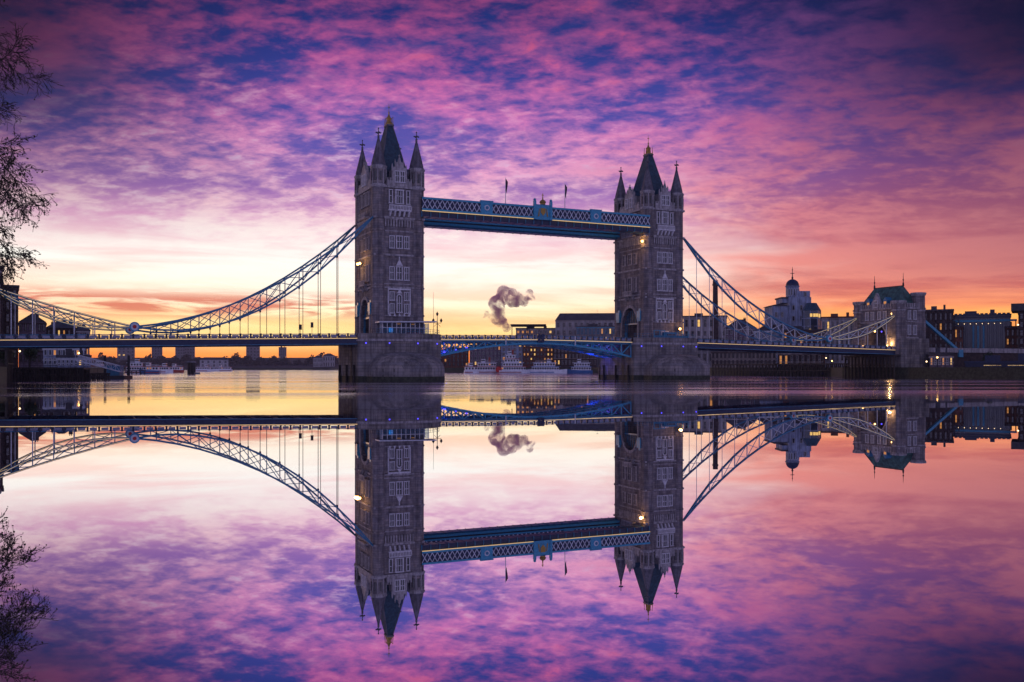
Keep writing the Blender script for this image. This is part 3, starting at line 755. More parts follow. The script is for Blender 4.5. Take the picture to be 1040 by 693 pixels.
# ---------------------------------------------------------------- bascule leaves
def make_leaf(label, side_R):
    rz = PHI + PI if side_R else PHI
    root = empty('bascule_leaf', label, 'drawbridge leaf', B(SPAN if side_R else 0, 0, 0), rz, 'bascule leaves')
    d0, d1 = 11.35, 41.1; zt = lambda d: 11.0 + .35*(d-d0)/(d1-d0)
    zb = lambda d: 6.6 + (10.25-6.6)*(1-(1-(d-d0)/(d1-d0))**1.9)
    MB().add([(d0,-8,zt(d0)-.4),(d1,-8,zt(d1)-.4),(d1,8,zt(d1)-.4),(d0,8,zt(d0)-.4),(d0,-8,zt(d0)),(d1,-8,zt(d1)),(d1,8,zt(d1)),(d0,8,zt(d0))],
                     [(0,3,2,1),(4,5,6,7),(0,1,5,4),(1,2,6,5),(2,3,7,6),(3,0,4,7)]).build('roadway', 'asphalt', root)
    n = 9; ds = [d0+(d1-d0)*i/n for i in range(n+1)]
    for y in (-8.2, -2.8, 2.8, 8.2):
        b = MB()
        for a, c_ in zip(ds, ds[1:]):
            b.beam((a,y,zb(a)), (c_,y,zb(c_)), .5, .5)
        b.build('lower_chord', 'blue_l', root)
        b = MB(); b.beam((d0,y,zt(d0)-.55), (d1,y,zt(d1)-.55), .4, .55); b.build('upper_chord', 'blue', root)
        b = MB()
        for i in range(n-1):
            a, c_ = ds[i], ds[i+1]
            b.beam((a,y,zb(a)), (a,y,zt(a)-.5), .3, .3)
            if i % 2: b.beam((a,y,zb(a)), (c_,y,zt(c_)-.6), .26, .26)
            else: b.beam((a,y,zt(a)-.6), (c_,y,zb(c_)), .26, .26)
        b.build('web_bracing', 'blue_l', root)
    for sg in (-1, 1):
        def slab(y0, y1, a, b_): return MB().add([(d0,y0,zt(d0)+a),(d1,y0,zt(d1)+a),(d1,y1,zt(d1)+a),(d0,y1,zt(d0)+a),(d0,y0,zt(d0)+b_),(d1,y0,zt(d1)+b_),(d1,y1,zt(d1)+b_),(d0,y1,zt(d0)+b_)],
                     [(0,3,2,1),(4,5,6,7),(0,1,5,4),(1,2,6,5),(2,3,7,6),(3,0,4,7)])
        slab(*sorted((sg*8.3, sg*8.8)), -.5, .1).build('fascia_girder', 'blue', root)
        slab(*sorted((sg*8.81, sg*8.9)), -.22, -.06).build('led_or_painted_strip', 'led_w', root)
        slab(*sorted((sg*8.4, sg*8.75)), .95, 1.12).build('handrail', 'blue', root)
        b = MB(); m_ = 16; w = (d1-d0)/m_
        for i in range(m_+1): b.box(d0+i*w-.2, d0+i*w+.2 if i < m_ else d1, sg*8.58-.2, sg*8.58+.2, zt(d0+i*w)+.1, zt(d0+i*w)+1.2)
        b.build('parapet_posts', 'navy', root)
        b = MB()
        for i in range(m_): b.box(d0+i*w+.4, d0+(i+1)*w-.4, sg*8.58-.05, sg*8.58+.05, zt(d0+i*w)+.3, zt(d0+i*w)+.88)
        b.build('parapet_panels', 'panel', root)
        b = MB(); b.box(d1-10.9, d1-10.6, sg*9.0-.1, sg*9.0+.1, zt(d1)-1.6, zt(d1)+1.0); b.build('gauge_board', 'white', root)
    b = MB()
    for i in range(n):
        b.beam((ds[i],-8.2,zb(ds[i])), (ds[i],8.2,zb(ds[i])), .25, .25)
    b.build('sway_bracing', 'blue', root)
    for sg in (-1, 1):
        b = MB(); b.box(d1-.95, d1-.02, *sorted((sg*8.5, sg*9.05)), zt(d1)-.9, zt(d1)+1.45); b.build('tip_box', 'navy', root)
    for k, (dd, yy) in enumerate(((13.2,-7.0),(16.4,-7.0),(19.6,-7.0),(14.5,0))):
        MB().box(dd-.25, dd+.25, yy-.2, yy+.2, zb(dd)+.45, zb(dd)+.75).build('floodlight', 'led_v', root)
    ld = bpy.data.lights.new('blue_glow', 'POINT'); ld.energy = 650 if side_R else 250; ld.color = (.10, .10, 1.0); ld.shadow_soft_size = .08
    lo = bpy.data.objects.new('blue_glow', ld); COL.objects.link(lo); lo.parent = root; lo.location = (14.5, -5.4, 8.7)
    return root
make_leaf('blue arched bascule leaf hinged on the nearer pier, left half of the opening span', False)
make_leaf('blue arched bascule leaf hinged on the farther pier, violet lights in its truss', True)

# ---------------------------------------------------------------- abutment gatehouses
def make_gatehouse(label, side_R):
    rz = PHI if side_R else PHI + PI
    root = empty('bridge_gatehouse', label, 'gatehouse', B(SPAN+99.3 if side_R else -99.3, 0, 0), rz, 'abutment gatehouses')
    hx, hy = 5.9, 10.0
    ar = arch_pts(4.6, 9.5, 13.6, 12)
    MB().box(-6.6, 7.2, -11.6, 11.6, -1, 8.0).build('abutment_base', 'stone_d', root)
    MB().box(-6.65, 7.25, -11.65, 11.65, -1, 1.3).build('tide_band', 'weed', root)
    for sg in (-1, 1): MB().box(-6.2, 6.8, *sorted((sg*6.5, sg*11.3)), 8.0, 13.4).build('plinth', 'stone_d', root)
    MB().ext([(-hy, 8.0), (-4.6, 8.0)] + ar + [(4.6, 8.0), (hy, 8.0), (hy, 24.0), (-hy, 24.0)], 'x', -hx, hx).build('wall', 'stone', root)
    MB().box(-hx, hx, -4.6, 4.6, 8.0, 9.5).build('roadway', 'asphalt', root)
    b = MB()
    for z, h, d in ((13.4,.4,.25),(19.0,.4,.25),(23.4,.6,.4)):
        for y0, y1 in (((-hy-d, -4.7), (4.7, hy+d)) if z < 15 else ((-hy-d, hy+d),)): b.box(-hx-d, hx+d, y0, y1, z, z+h)
    b.build('string_course', 'trim', root)
    b = MB()
    for k in range(-8, 9):
        for sg in (-1, 1): b.box(*sorted((sg*(hx-.1), sg*(hx+.3))), k*1.1-.32, k*1.1+.32, 24.0, 25.4)
    for k in range(-4, 5):
        for sg in (-1, 1): b.box(k*1.1-.32, k*1.1+.32, *sorted((sg*(hy-.1), sg*(hy+.3))), 24.0, 25.4)
    b.build('battlements', 'trim', root)
    b = MB(); b.frus(-hx+.6, hx-.6, -hy+.9, hy-.9, 24.0, -.35, .35, -6.3, 6.3, 31.4); rf = b.build('roof', 'slate_g', root)
    b = MB(); b.box(-.2,.2,-6.4,6.4,31.4,31.75)
    for y in (-6.4, 6.4): b.lathe(0, y, [(.35,31.4),(.3,32.4),(.14,32.8),(.05,36.0)], 6); b.ball((0,y,33.6), .28)
    b.build('ridge_finials', 'iron', rf)
    # tall corner blocks (chimney-like) on all corners
    for ix, iy, zt_ in ((-1,-1,25.6),(1,-1,28.6),(-1,1,26.2),(1,1,26.2)):
        b = MB(); cx, cy = ix*4.6, iy*8.6
        b.lathe(cx, cy, [(2.5, 8.0), (2.5, 20.0), (2.3, 20.6), (2.3, zt_)], 8)
        t_ = b.build('corner_turret', 'stone', root)
        b = MB(); b.lathe(cx, cy, [(2.35, zt_-.6), (2.75, zt_), (2.75, zt_+.5), (2.3, zt_+.6)], 8); b.lathe(cx, cy, [(2.35, 22.6), (2.6, 22.9), (2.35, 23.2)], 8)
        b.build('turret_band', 'trim', t_)
    for fc in ('left', 'right'):
        for u in (-3.8, 0, 3.8):
            loc, z_ = face(fc, hx, hy, u, 23.9, -.2)
            if u == 0:
                b = MB(); b.ext([(-2.0,0),(2.0,0),(2.0,2.0),(1.2,3.2),(0,5.4),(-1.2,3.2),(-2.0,2.0)], 'y', -.3, .8); dg = b.build('gable', 'trim', root, loc, z_)
                window(dg, (1.5,2.2), (0,-.3,.5), 0, deep=.2, mull=1)
            else:
                b = MB(); b.box(-.8,.8,0,2.2,.9,2.6); b.ext([(-1.0,2.6),(1.0,2.6),(0,3.8)], 'y', -.1, 2.6); dg = b.build('dormer', 'blue', root, loc, z_)
                MB().box(-.5,.5,-.06,0,1.1,2.3).build('pane', 'lit' if fc == 'left' else 'glass', dg)
        for u in (-4.0, -1.5, 1.5, 4.0): window(root, (1.3,2.6), *face(fc, hx, hy, u, 20.1), mull=1, deep=.3, bar=False)
        loc, z_ = face(fc, hx, hy, 0, 0)
        b = MB(); o1 = arch_pts(5.2, 9.5, 13.6, 12); i1 = arch_pts(4.62, 9.5, 13.6, 12)
        for (p, q, p2, q2) in zip(o1, o1[1:], i1, i1[1:]):
            vs = [(p[0],0,p[1]),(q[0],0,q[1]),(q2[0],0,q2[1]),(p2[0],0,p2[1]),(p[0],-.3,p[1]),(q[0],-.3,q[1]),(q2[0],-.3,q2[1]),(p2[0],-.3,p2[1])]
            b.add(vs, [(0,1,2,3),(4,7,6,5),(0,4,5,1),(1,5,6,2),(2,6,7,3),(3,7,4,0)])
        b.build('arch_moulding', 'trim', root, loc, z_)
    for fc in ('front', 'back'):
        for u in (-1.3, 1.3):
            window(root, (1.3,2.8), *face(fc, hx, hy, u, 20.0), mull=1, deep=.3, bar=False)
            window(root, (1.3,3.0), *face(fc, hx, hy, u, 14.8), mull=1, deep=.3, bar=False)
    # dark landing arches under the deck
    b = MB()
    for y in [-11+i*1.57 for i in range(15)]: b.box(-9.4, -8.9, y-.16, y+.16, -1, 7.2)
    b.box(-9.6, -6.6, -11.4, 11.4, 7.2, 7.7); b.box(-9.6,-9.2,-11.4,11.4,4.2,4.5); b.build('landing_columns', 'timber', root)
    if side_R:
        for (x, y, z) in ((-6.5,-5.4,11.0), (-6.5,5.4,11.0), (-6.1,-7.2,21.8)):
            MB().ball((x, y, z), .32).build('lantern', 'lamp', root)
        for yy in (1.6, -1.6): MB().ball((-6.0, yy*1.6, 15.9), .28).build('signal_light', 'led_v', root)
        MB().ball((-6.05, .4, 16.1), .3).build('lantern', 'lamp', root)
        ld = bpy.data.lights.new('lantern_glow', 'POINT'); ld.energy = 900; ld.color = (1, .55, .2); ld.shadow_soft_size = .3
        lo = bpy.data.objects.new('lantern_glow', ld); COL.objects.link(lo); lo.parent = root; lo.location = (-7.5, -7.5, 11.6)
    # approach viaduct
    b = MB(); b.box(7.2, 150, -8.6, 8.6, 3.0, 9.3); b.build('approach_viaduct', 'brick_d', root)
    b = MB(); b.box(7.2, 150, -9.0, -8.6, 8.8, 10.4); b.box(7.2, 150, 8.6, 9.0, 8.8, 10.4); b.build('approach_parapet', 'trim', root)
    return root
make_gatehouse('stone gatehouse with steep green roof and two ridge spires, at right end of chains', True)
make_gatehouse('stone gatehouse hidden past the left edge where the dark blue chains end', False)

# ---------------------------------------------------------------- things on the piers
def pavilion():
    root = empty('ticket_pavilion', 'low glazed ticket pavilion with flat white roof at foot of nearer tower', 'pavilion', B(.6, -10.9, 10.9), PHI)
    b = MB(); b.box(-6.3,6.3,-1.5,1.7,0,.25); b.box(-6.3,6.3,1.5,1.7,.25,4.0); b.build('floor', 'concrete', root)
    b = MB(); b.ext([(-7.2,4.0),(8.2,4.35),(8.2,4.65),(-7.2,4.3)], 'y', -2.0, 1.8); b.build('roof', 'white', root)
    b = MB()
    for i in range(11):
        x = -6.2+i*1.24; b.box(x-.09,x+.09,-1.5,-1.35,.25,4.05)
    for x in (-6.2, 6.2):
        for y in (-.4,.6): b.box(x-.08,x+.08,y-.06,y+.06,.25,4.05)
    b.box(-6.2,6.2,-1.49,-1.38,2.7,2.85); b.box(-6.2,6.2,-1.49,-1.38,.95,1.05)
    b.build('glazing_bars', 'white', root)
    m_ = bpy.data.materials.new('clear_glass'); m_.use_nodes = True; bs = m_.node_tree.nodes['Principled BSDF']
    bs.inputs['Transmission Weight'].default_value = 1; bs.inputs['Roughness'].default_value = .02; bs.inputs['Base Color'].default_value = (.75,.85,.95,1); bs.inputs['IOR'].default_value = 1.1
    M['clear'] = m_
    for i in range(10):
        x = -6.2+i*1.24; MB().box(x+.1,x+1.14,-1.45,-1.41,.27,4.0).build('pane', 'clear', root)
    b = MB(); b.box(-4.6,-3.2,-.6,.5,.25,1.5); b.build('kiosk_desk', 'blue_l', root)
    b = MB(); b.box(-4.5,-3.4,-1.3,-1.2,1.6,2.7); b.build('notice_panel', 'led_b', root)
    b = MB(); b.box(1.0,4.8,.4,1.3,.25,1.6); b.build('counter', 'red', root)
    for x in (-1.5, 2.5): MB().box(x-.5,x+.5,-.2,.2,3.75,3.85).build('ceiling_light', 'lit', root)
pavilion()
def railing(name, label, pts, m='blue', h=1.15):
    root = empty(name, label, 'railing', pts[0])
    o0 = Vector(pts[0]); b = MB(); r = MB()
    for p, q in zip(pts, pts[1:]):
        p = Vector(p)-o0; q = Vector(q)-o0; n = max(2, int((q-p).length/1.2))
        for i in range(n+1): c_ = p.lerp(q, i/n); b.beam(c_, c_+Vector((0,0,h)), .07)
        for z in (h, h*.5, .12): r.beam(p+Vector((0,0,z)), q+Vector((0,0,z)), .06)
    b.build('posts', m, root); r.build('rails', m, root); return root
railing('railing', 'thin blue railing along pier top around foot of nearer tower', [B(-7.2,-12.6,12.2), B(7.2,-12.6,12.2), B(10.9,-9.2,12.2), B(10.9,-3,10.9)])
railing('railing', 'thin blue railing along pier top around foot of farther tower', [B(SPAN-10.9,-9.2,12.2), B(SPAN-7.2,-12.6,12.2), B(SPAN+7.2,-12.6,12.2), B(SPAN+10.9,-9.2,12.2)])
def mast_lamp(s, t, z, label, lit=False, k=1.0):
    root = empty('lamp_standard', label, 'street lamp', B(s,t,z), PHI)
    b = MB(); b.lathe(0,0,[(.42,0),(.3,.7),(.17,1.0),(.12,4.6*k),(.1,4.7*k),(.06,6.2*k)],8); b.beam((-1.1*k,0,4.3*k),(1.1*k,0,4.3*k),.12); b.beam((-.9*k,0,3.4*k),(0,0,4.2*k),.08); b.beam((.9*k,0,3.4*k),(0,0,4.2*k),.08)
    b.build('column', 'iron', root)
    for x, z_ in ((-1.1*k,4.5*k),(1.1*k,4.5*k),(0,6.2*k)):
        b = MB(); b.lathe(x,0,[(.16,z_),(.34,z_+.5),(.36,z_+.6),(.12,z_+.9),(.03,z_+1.15)],6); b.build('lantern', 'lamp_w' if lit else 'iron', root)
    return root
mast_lamp(10.2, -9.6, 10.9, 'dark three-armed lamp standard at right corner of the nearer pier')
MB_ = MB(); MB_.tube((0,0,0),(0,0,12.5),.07,.03,5)
o_ = MB_.build('mast', 'iron'); o_.location = B(9.5,-8.6,10.9); tag(o_, 'very thin tall mast beside the three-armed lamp on nearer pier', 'mast')
# lit lamps on the towers
def bracket_lamp(s, t, z, rz, label, name='bracket_lamp', e=260):
    root = empty(name, label, 'lamp', B(s,t,z), PHI+rz, 'lamps glowing on the bridge')
    b = MB(); b.beam((0,0,0),(0,-1.0,.3),.1); b.beam((0,0,-.6),(0,-.9,.25),.07); b.box(-.25,.25,-.1,0,-.8,.4); b.build('bracket', 'iron', root)
    MB().ball((0,-1.05,-.05), .34, 8, 6).build('globe', 'lamp', root)
    ld = bpy.data.lights.new('glow', 'POINT'); ld.energy = e; ld.color = (1, .5, .15); ld.shadow_soft_size = .35
    lo = bpy.data.objects.new('glow', ld); COL.objects.link(lo); lo.parent = root; lo.location = (0,-1.6,0)
bracket_lamp(-7.2, 1.2, 31.0, -PI/2, 'glowing orange lamp halfway up the left face of nearer tower')
bracket_lamp(-7.2, -.8, 31.0, -PI/2, 'smaller orange lamp beside its twin on left face of nearer tower', e=200)
bracket_lamp(SPAN-6.5, -8.4, 40.6, -PI/2, 'glowing orange lamp under the walkway end on the farther tower', e=420)
bracket_lamp(SPAN+4.0, -9.8, 15.0, 0, 'glowing orange lamp low on front of farther tower near the pier', e=160)
# hoarding and gate box at the foot of the far tower
root = empty('entrance_booth', 'blue entrance booth with railings at foot of the farther tower', 'booth', B(SPAN+.5,-10.6,10.9), PHI)
b = MB(); b.box(-6,6,-.9,-.8,1.3,2.0); b.box(-2.0,2.0,-.8,.9,0,3.0); b.build('booth_body', 'blue', root)
b = MB()
for x in (-6,-4,-2.4,2.4,4,6): b.box(x-.08,x+.08,-.92,-.78,1.0,3.4)
b.box(-6.2,-2.2,-.95,-.75,3.4,3.55); b.build('booth_frame', 'blue_l', root)
MB().box(-1.4,1.4,-.86,-.82,.9,2.5).build('booth_window', 'glass', root)
# signals on the left span
for i, (s, h, lb) in enumerate(((-25.5,2.6,'dark traffic signal head above left parapet, left of two'), (-22.6,3.2,'dark traffic signal head above left parapet, right of two and taller'))):
    root = empty('traffic_signal', lb, 'signal', B(s,-8.0,10.9), PHI, 'signals over the left parapet')
    MB().tube((0,0,0),(0,0,h),.06,.06,6).build('post', 'iron', root); b = MB(); b.box(-.3,.3,-.25,.2,h-.5,h+.7); b.box(-.4,.4,-.2,.2,h-.6,h-.5); b.build('signal_head', 'iron', root)

# ---------------------------------------------------------------- background buildings
def building(name, label, px0, px1, Y, ytop, depth=25, m='brick_d', rows=3, cols=5, rz=0.0, roof='flat', rm='roof_d', lit=.15, win=(.5,.6), z0=LZ, rh=4.0, wlow=0.1, wm=None, pane='glass', zbase=None, cat='building', group=None, surround='trim', side_cols=None):
    """stands with its camera-facing wall at distance Y"""
    s = Y/FPX; w = (px1-px0)*s; cx = ((px0+px1)/2-520)*s; top = zy(ytop, Y)
    wall_top = top - (rh if roof in ('hip','gable','mansard') else 0)
    th = math.atan2(cx, Y); w *= math.cos(th)
    root = empty(name, label, cat, (cx + math.sin(th)*depth/2, Y + math.cos(th)*depth/2, z0), rz - th, group)
    hx, hy = w/2, depth/2; H = wall_top - z0
    b = MB(); b.box(-hx,hx,-hy,hy,-.3,H); b.build('wall', m, root)
    if roof == 'flat':
        b = MB(); b.box(-hx-.35,hx+.35,-hy-.35,hy+.35,H,H+.7); 
        r_ = b.build('roof', rm, root)
        b = MB(); b.box(-hx*.5,-hx*.1,-hy*.3,hy*.3,H+.7,H+2.6); b.build('roof_plant', rm, r_); b = MB(); b.box(hx*.35,hx*.5,-hy*.2,hy*.3,H+.7,H+3.2); b.build('roof_plant', rm, r_)
    elif roof == 'hip':
        b = MB(); i_ = min(hy, hx)*.8; b.frus(-hx-.4,hx+.4,-hy-.4,hy+.4,H, -hx+i_,hx-i_,-hy+i_,hy-i_,H+rh); b.build('roof', rm, root)
    elif roof == 'gable':
        n = max(1, int(round(w/16.0))) ; b = MB(); ww = w/n
        for k in range(n): b.ext([(-hx+k*ww-.01,H),(-hx+(k+1)*ww+.01,H),(-hx+(k+.5)*ww,H+rh)], 'y', -hy-.2, hy+.2)
        b.build('roof', rm, root)
    elif roof == 'mansard':
        b = MB(); b.frus(-hx-.3,hx+.3,-hy-.3,hy+.3,H, -hx+rh*.6,hx-rh*.6,-hy+rh*.6,hy-rh*.6,H+rh); b.build('roof', rm, root)
    if roof != 'flat' and Y < 1000:
        for k in range(max(2, int(w/9))):
            x = -hx*.8 + 1.6*hx*random.random(); hh = rh*random.uniform(.7, 1.15)
            c_ = MB(); c_.box(x-.7,x+.7,-hy*.45-.5,-hy*.45+.5,H,H+hh); c_.lathe(x-.3,-hy*.45,[(.18,H+hh),(.16,H+hh+.6)],6); c_.lathe(x+.3,-hy*.45,[(.18,H+hh),(.16,H+hh+.6)],6); c_.build('chimney', 'brick_d', root)
        if w > 18: a_ = MB(); a_.tube((hx*.3,0,H),(hx*.3,0,H+rh+4.5),.09,.04,5); a_.beam((hx*.3-1,0,H+rh+3.6),(hx*.3+1,0,H+rh+3.6),.07); a_.beam((hx*.3-.7,0,H+rh+2.9),(hx*.3+.7,0,H+rh+2.9),.07); a_.build('aerial', 'iron', root)
    b = MB(); b.box(-hx-.25,hx+.25,-hy-.25,hy+.25,H-.9,H-.35); b.box(-hx-.15,hx+.15,-hy-.15,hy+.15,H*.33,H*.33+.35); b.build('cornice', wm or surround, root)
    fh = H*(1-wlow)/rows; cw = w/cols; ww, wh = cw*win[0], fh*win[1]; key = (round(ww,2), round(wh,2))
    cnt = 0
    for r in range(rows):
        for c_ in range(cols):
            if cnt >= 90: break
            cnt += 1
            p = pane
            rr = random.random()
            if rr < lit: p = 'lit' if rr < lit*.7 else 'lit_y'
            window(root, key, (-hx+cw*(c_+.5), -hy, H*wlow + fh*r + fh*.15), 0, pane=p, surround=surround, mull=1 if ww > 2.5 else 0, deep=.25, bar=wh > 2)
    if side_cols:
        cw = depth/side_cols
        for r in range(rows):
            for c_ in range(side_cols): 
                sgn = -1 if cx > 0 else 1
                loc, r_z = face('left' if cx > 0 else 'right', hx, hy, -hy+cw*(c_+.5), H*wlow+fh*r+fh*.15)
                window(root, key, loc, r_z, pane='lit' if random.random() < lit else pane, surround=surround, mull=0, deep=.25, bar=wh > 2)
    return root
# far left
building('brick_block', 'tall dark brick block at left edge behind the chains', -40, 19, 300, 291, 24, 'brick_d', 6, 8, lit=.05, surround='brick_d')
building('stair_tower', 'dark stair tower rising just above the brick block at left edge', -20, 3, 296, 272, 3, 'brick_d', 7, 3, lit=.0, surround='brick_d')
building('riverside_house', 'low riverside house with pitched slate roof beside the tall brick block', 19, 47, 345, 318, 20, 'brick_p', 4, 6, lit=.12, roof='gable', rh=3.2, surround='brick_d')
building('riverside_flats', 'riverside flats with glowing orange windows seen through left chain', 47, 78, 350, 325, 22, 'brick_d', 4, 6, lit=.45, roof='hip', rh=3, surround='brick_d')
building('riverside_flats', 'narrow pale flats at right end of the left waterfront terrace', 78, 91, 352, 330, 20, 'brick_p', 4, 3, lit=.2, roof='hip', rh=2.0)
building('glass_boathouse', 'white and glass two-storey boathouse beneath the left deck', 44, 86, 302, 353, 12, 'pale', 2, 9, lit=.12, surround='white', pane='glassb', win=(.7,.6))
building('glass_boathouse', 'low blue glazed cafe below the left deck, beside dark round trees', 58, 92, 285, 363, 8, 'pale', 1, 8, lit=.2, surround='white', pane='glassb', win=(.75,.7))
# far tower blocks upstream
fb = [(119,137,349,2300,'broad pale tower block beside pin roundel, below deck on the skyline'), (154,165,352,2350,'narrow tower block between two broader ones above the far trees'),
      (178,188,351,2300,'left half of the twin tower blocks above the far trees'), (187,198,350,2340,'right half of the twin tower blocks above the far trees'),
      (250,264,349,2250,'broad pale tower block alone right of skyline middle'), (283,291,353,2350,'slim tower block nearest the left pier on the skyline')]
for x0, x1, yt, Y, lb in fb:
    building('tower_block', lb, x0, x1, Y, yt, 20, 'concrete', 7, 4, lit=.03, group='tower blocks on the far skyline', surround='concrete', win=(.55,.4))
for x0, x1, yt, Y, lb in [(318,328,361,1850,'left one of the small pale houses on the far bank'), (328,340,359,1860,'right one of the small pale houses on the far bank'),
                          (203,232,363,1820,'long low shed on the far bank under twin tower blocks')]:
    building('riverside_house', lb, x0, x1, Y, yt, 20, 'cream', 2, 5, lit=.05, roof='hip', rh=5)
# centre: warehouses
building('warehouse', 'brown brick warehouse just right of the nearer pier', 446, 476, 760, 352, 30, 'brick_r', 4, 7, lit=.06, roof='gable', rh=3, surround='brick_d')
building('warehouse', 'plum warehouse with white doors behind the leftmost boat', 477, 509, 755, 351, 30, 'brick_p', 4, 8, lit=.06, surround='cream')
building('warehouse', 'tall pale blue block behind the paddle boat', 509, 531, 750, 348, 30, 'pale', 5, 4, lit=.05)
building('warehouse', 'warehouse full of glowing orange windows behind the boats', 531, 562, 748, 344, 30, 'brick_r', 6, 9, lit=.6, surround='brick_d', win=(.5,.5))
building('warehouse', 'dark warehouse with arched bays left of the farther pier', 562, 606, 744, 346, 30, 'brick_d', 4, 12, lit=.08, surround='buff')
b_ = building('office_block', 'terraced office block with rows of lit windows and oversailing flat roof', 524, 566, 800, 334, 40, 'buff', 3, 9, lit=.8, win=(.55,.45), wlow=.6, surround='cream')
b = MB(); b.box(-22,8,-24,10,26.5+9.2,26.5+10.1); b.box(-21,-20.4,-22,-21,27,36); b.box(-8,-7.4,-22,-21,27,36); b.build('canopy_roof', 'roof_d', b_)
b_ = building('wharf_building', 'large cream wharf building with shallow mansard roof, left of farther tower', 564, 630, 790, 318, 45, 'cream', 4, 11, lit=.06, roof='mansard', rh=6, wlow=.35, surround='buff', win=(.5,.5))
b_ = building('terrace_restaurant', 'blue lit terrace restaurant with white balcony in front of the wharf building', 585, 634, 770, 332, 14, 'concrete', 3, 12, lit=.25, surround='blue_l', pane='glassb', wlow=.4)
# right bank behind the chains
b_ = building('customs_house', 'cream colonnaded building just right of the farther tower', 694, 738, 520, 322, 30, 'cream', 4, 7, lit=0.027, roof='flat', surround='buff')
b = MB()
for i in range(8): b.lathe(-11+i*3.1, -15.9, [(.7,2),(.62,2.4),(.52,15),(.8,16)], 8)
b.box(-12,12,-16.8,-15.2,16,17.4); b.build('colonnade', 'cream', b_)
root = empty('brick_chimney', 'tall brown brick chimney rising behind the right chain', 'chimney', at(726.5, 470, LZ))
b = MB(); h = zy(285,470)-LZ; b.frus(-1.4,1.4,-1.4,1.4,0,-1.0,1.0,-1.0,1.0,h-2.5); b.build('shaft', 'brick_d', root)
b = MB(); b.box(-1.25,1.25,-1.25,1.25,h-2.5,h-1.6); b.box(-1.05,1.05,-1.05,1.05,h-1.6,h); b.build('cap', 'brick_d', root)
building('warehouse', 'plum warehouse with dark hipped roof behind chains, right of the brick chimney', 736, 768, 510, 324, 26, 'brick_p', 5, 7, lit=0.018, roof='hip', rh=5, surround='cream')
building('warehouse', 'pale gabled warehouse with white windows left of the domed building', 766, 790, 500, 330, 26, 'pale', 4, 6, lit=0.023, roof='gable', rh=3, surround='white')
building('warehouse', 'low brown warehouse under the dome, beneath the right chain', 795, 838, 470, 336, 20, 'brick_r', 4, 8, lit=0.036, surround='brick_d')
# domed building
Yd = 520; s_ = Yd/FPX
root = empty('domed_building', 'pale blue stepped building with round drum and dark blue dome', 'building', at(803, Yd+8, LZ))
def zz_(y): return zy(y, Yd)-LZ
def xx_(p): return (p-803)*s_
b = MB(); b.box(xx_(780),xx_(797),-8,8,-.3,zz_(311)); b.box(xx_(797),xx_(819),-9,9,-.3,zz_(302)); b.build('wall', 'pale', root)
b = MB(); b.box(xx_(805),xx_(819),-7,7,zz_(302),zz_(295.5)); b.box(xx_(791),xx_(799),-6,6,zz_(302)-3,zz_(303)); b.build('upper_block', 'pale', root)
b = MB(); b.ext([(xx_(778),zz_(311)),(xx_(796),zz_(311)),(xx_(790),zz_(309)),(xx_(782),zz_(309.5))],'y',-8.4,8.4); b.box(xx_(790),xx_(800),-6.5,6.5,zz_(303),zz_(301.5)); b.build('lower_roof', 'roof_d', root)
b = MB(); cx = xx_(804.8); r = 6.6*s_; zb = zz_(302); zd = zz_(289.5)
b.lathe(cx, 0, [(r, zb),(r, zd-.5),(r+.4, zd-.4),(r+.4, zd)], 20); dr = b.build('drum', 'pale', root)
b = MB(); b.lathe(cx, 0, [((r+.1)*math.cos(a), zd + r*1.08*math.sin(a)) for a in [PI/2*i/8 for i in range(9)]][:-1]+[(.3, zd+r*1.1)], 20); dm = b.build('dome', 'navy', root)
b = MB(); b.tube((cx,0,zd+r),(cx,0,zd+r+7.2),.35,.08,6); b.ball((cx,0,zd+r+1.0),.6); b.box(cx-1.1,cx+1.1,-.1,.1,zd+r+3.4,zd+r+3.7); b.ball((cx,0,zd+r+5.6),.35); b.build('weather_vane', 'iron', dm)
for i in range(7): window(dr, (1.0,3.4), (cx+ (r+.02)*math.sin(R(-66+i*22)), -(r+.02)*math.cos(R(-66+i*22)), zb+1.5), R(-66+i*22), deep=.15, bar=False, mull=0, surround='white')
for px, y0, y1, yy in ((784,322,317,-8),(790,322,317,-8),(784,334,328,-8),(790,334,328,-8),(801,315,310,-9),(809,315,310,-9),(801,326,320,-9),(809,326,320,-9),(814,302,298,-9.0)):
    if px == 814: window(root, (1.5,2.2), (xx_(px),-7,zz_(301)), 0, deep=.2, bar=False, mull=0, surround='cream')
    else: window(root, (1.4,2.4), (xx_(px),yy,zz_(y0)), 0, deep=.2, bar=False, mull=0, surround='cream')
# octagonal glazed penthouse
root = empty('glass_block', 'faceted dark glass block with yellow lit top floor right of the dome', 'building', at(824, 505, LZ))
b = MB(); r = 9.2*505/FPX; zt = zy(316,505)-LZ; b.lathe(0,0,[(r,-.3),(r,zt)],8); b.build('wall', 'glassb', root)
b = MB(); b.lathe(0,0,[(r+.2,zt),(r*.55,zy(308,505)-LZ)],8); b.build('roof', 'slate', root)
b = MB()
for z in (.25,.5,.72,.86): b.lathe(0,0,[(r+.12,zt*z),(r+.12,zt*z+.4)],8)
for i in range(8): t = PI/8+PI*i/4; b.tube((r*math.cos(t),r*math.sin(t),0),(r*math.cos(t),r*math.sin(t),zt),.22,.22,5)
b.build('mullions', 'pale', root)
for u, z in ((-1.5,.89),(.2,.89),(1.6,.89),(-2.0,.62)): MB().box(u-.6,u+.6,-r*.925-.2,-r*.925,zt*z,zt*z+1.7).build('lit_pane', 'lit_y', root)
MB().box(-.7,.7,-.2,0,0,1.9).build('lit_pane', 'lit_y', root, (r*.66,-r*.68,zt*.88), PI/4)
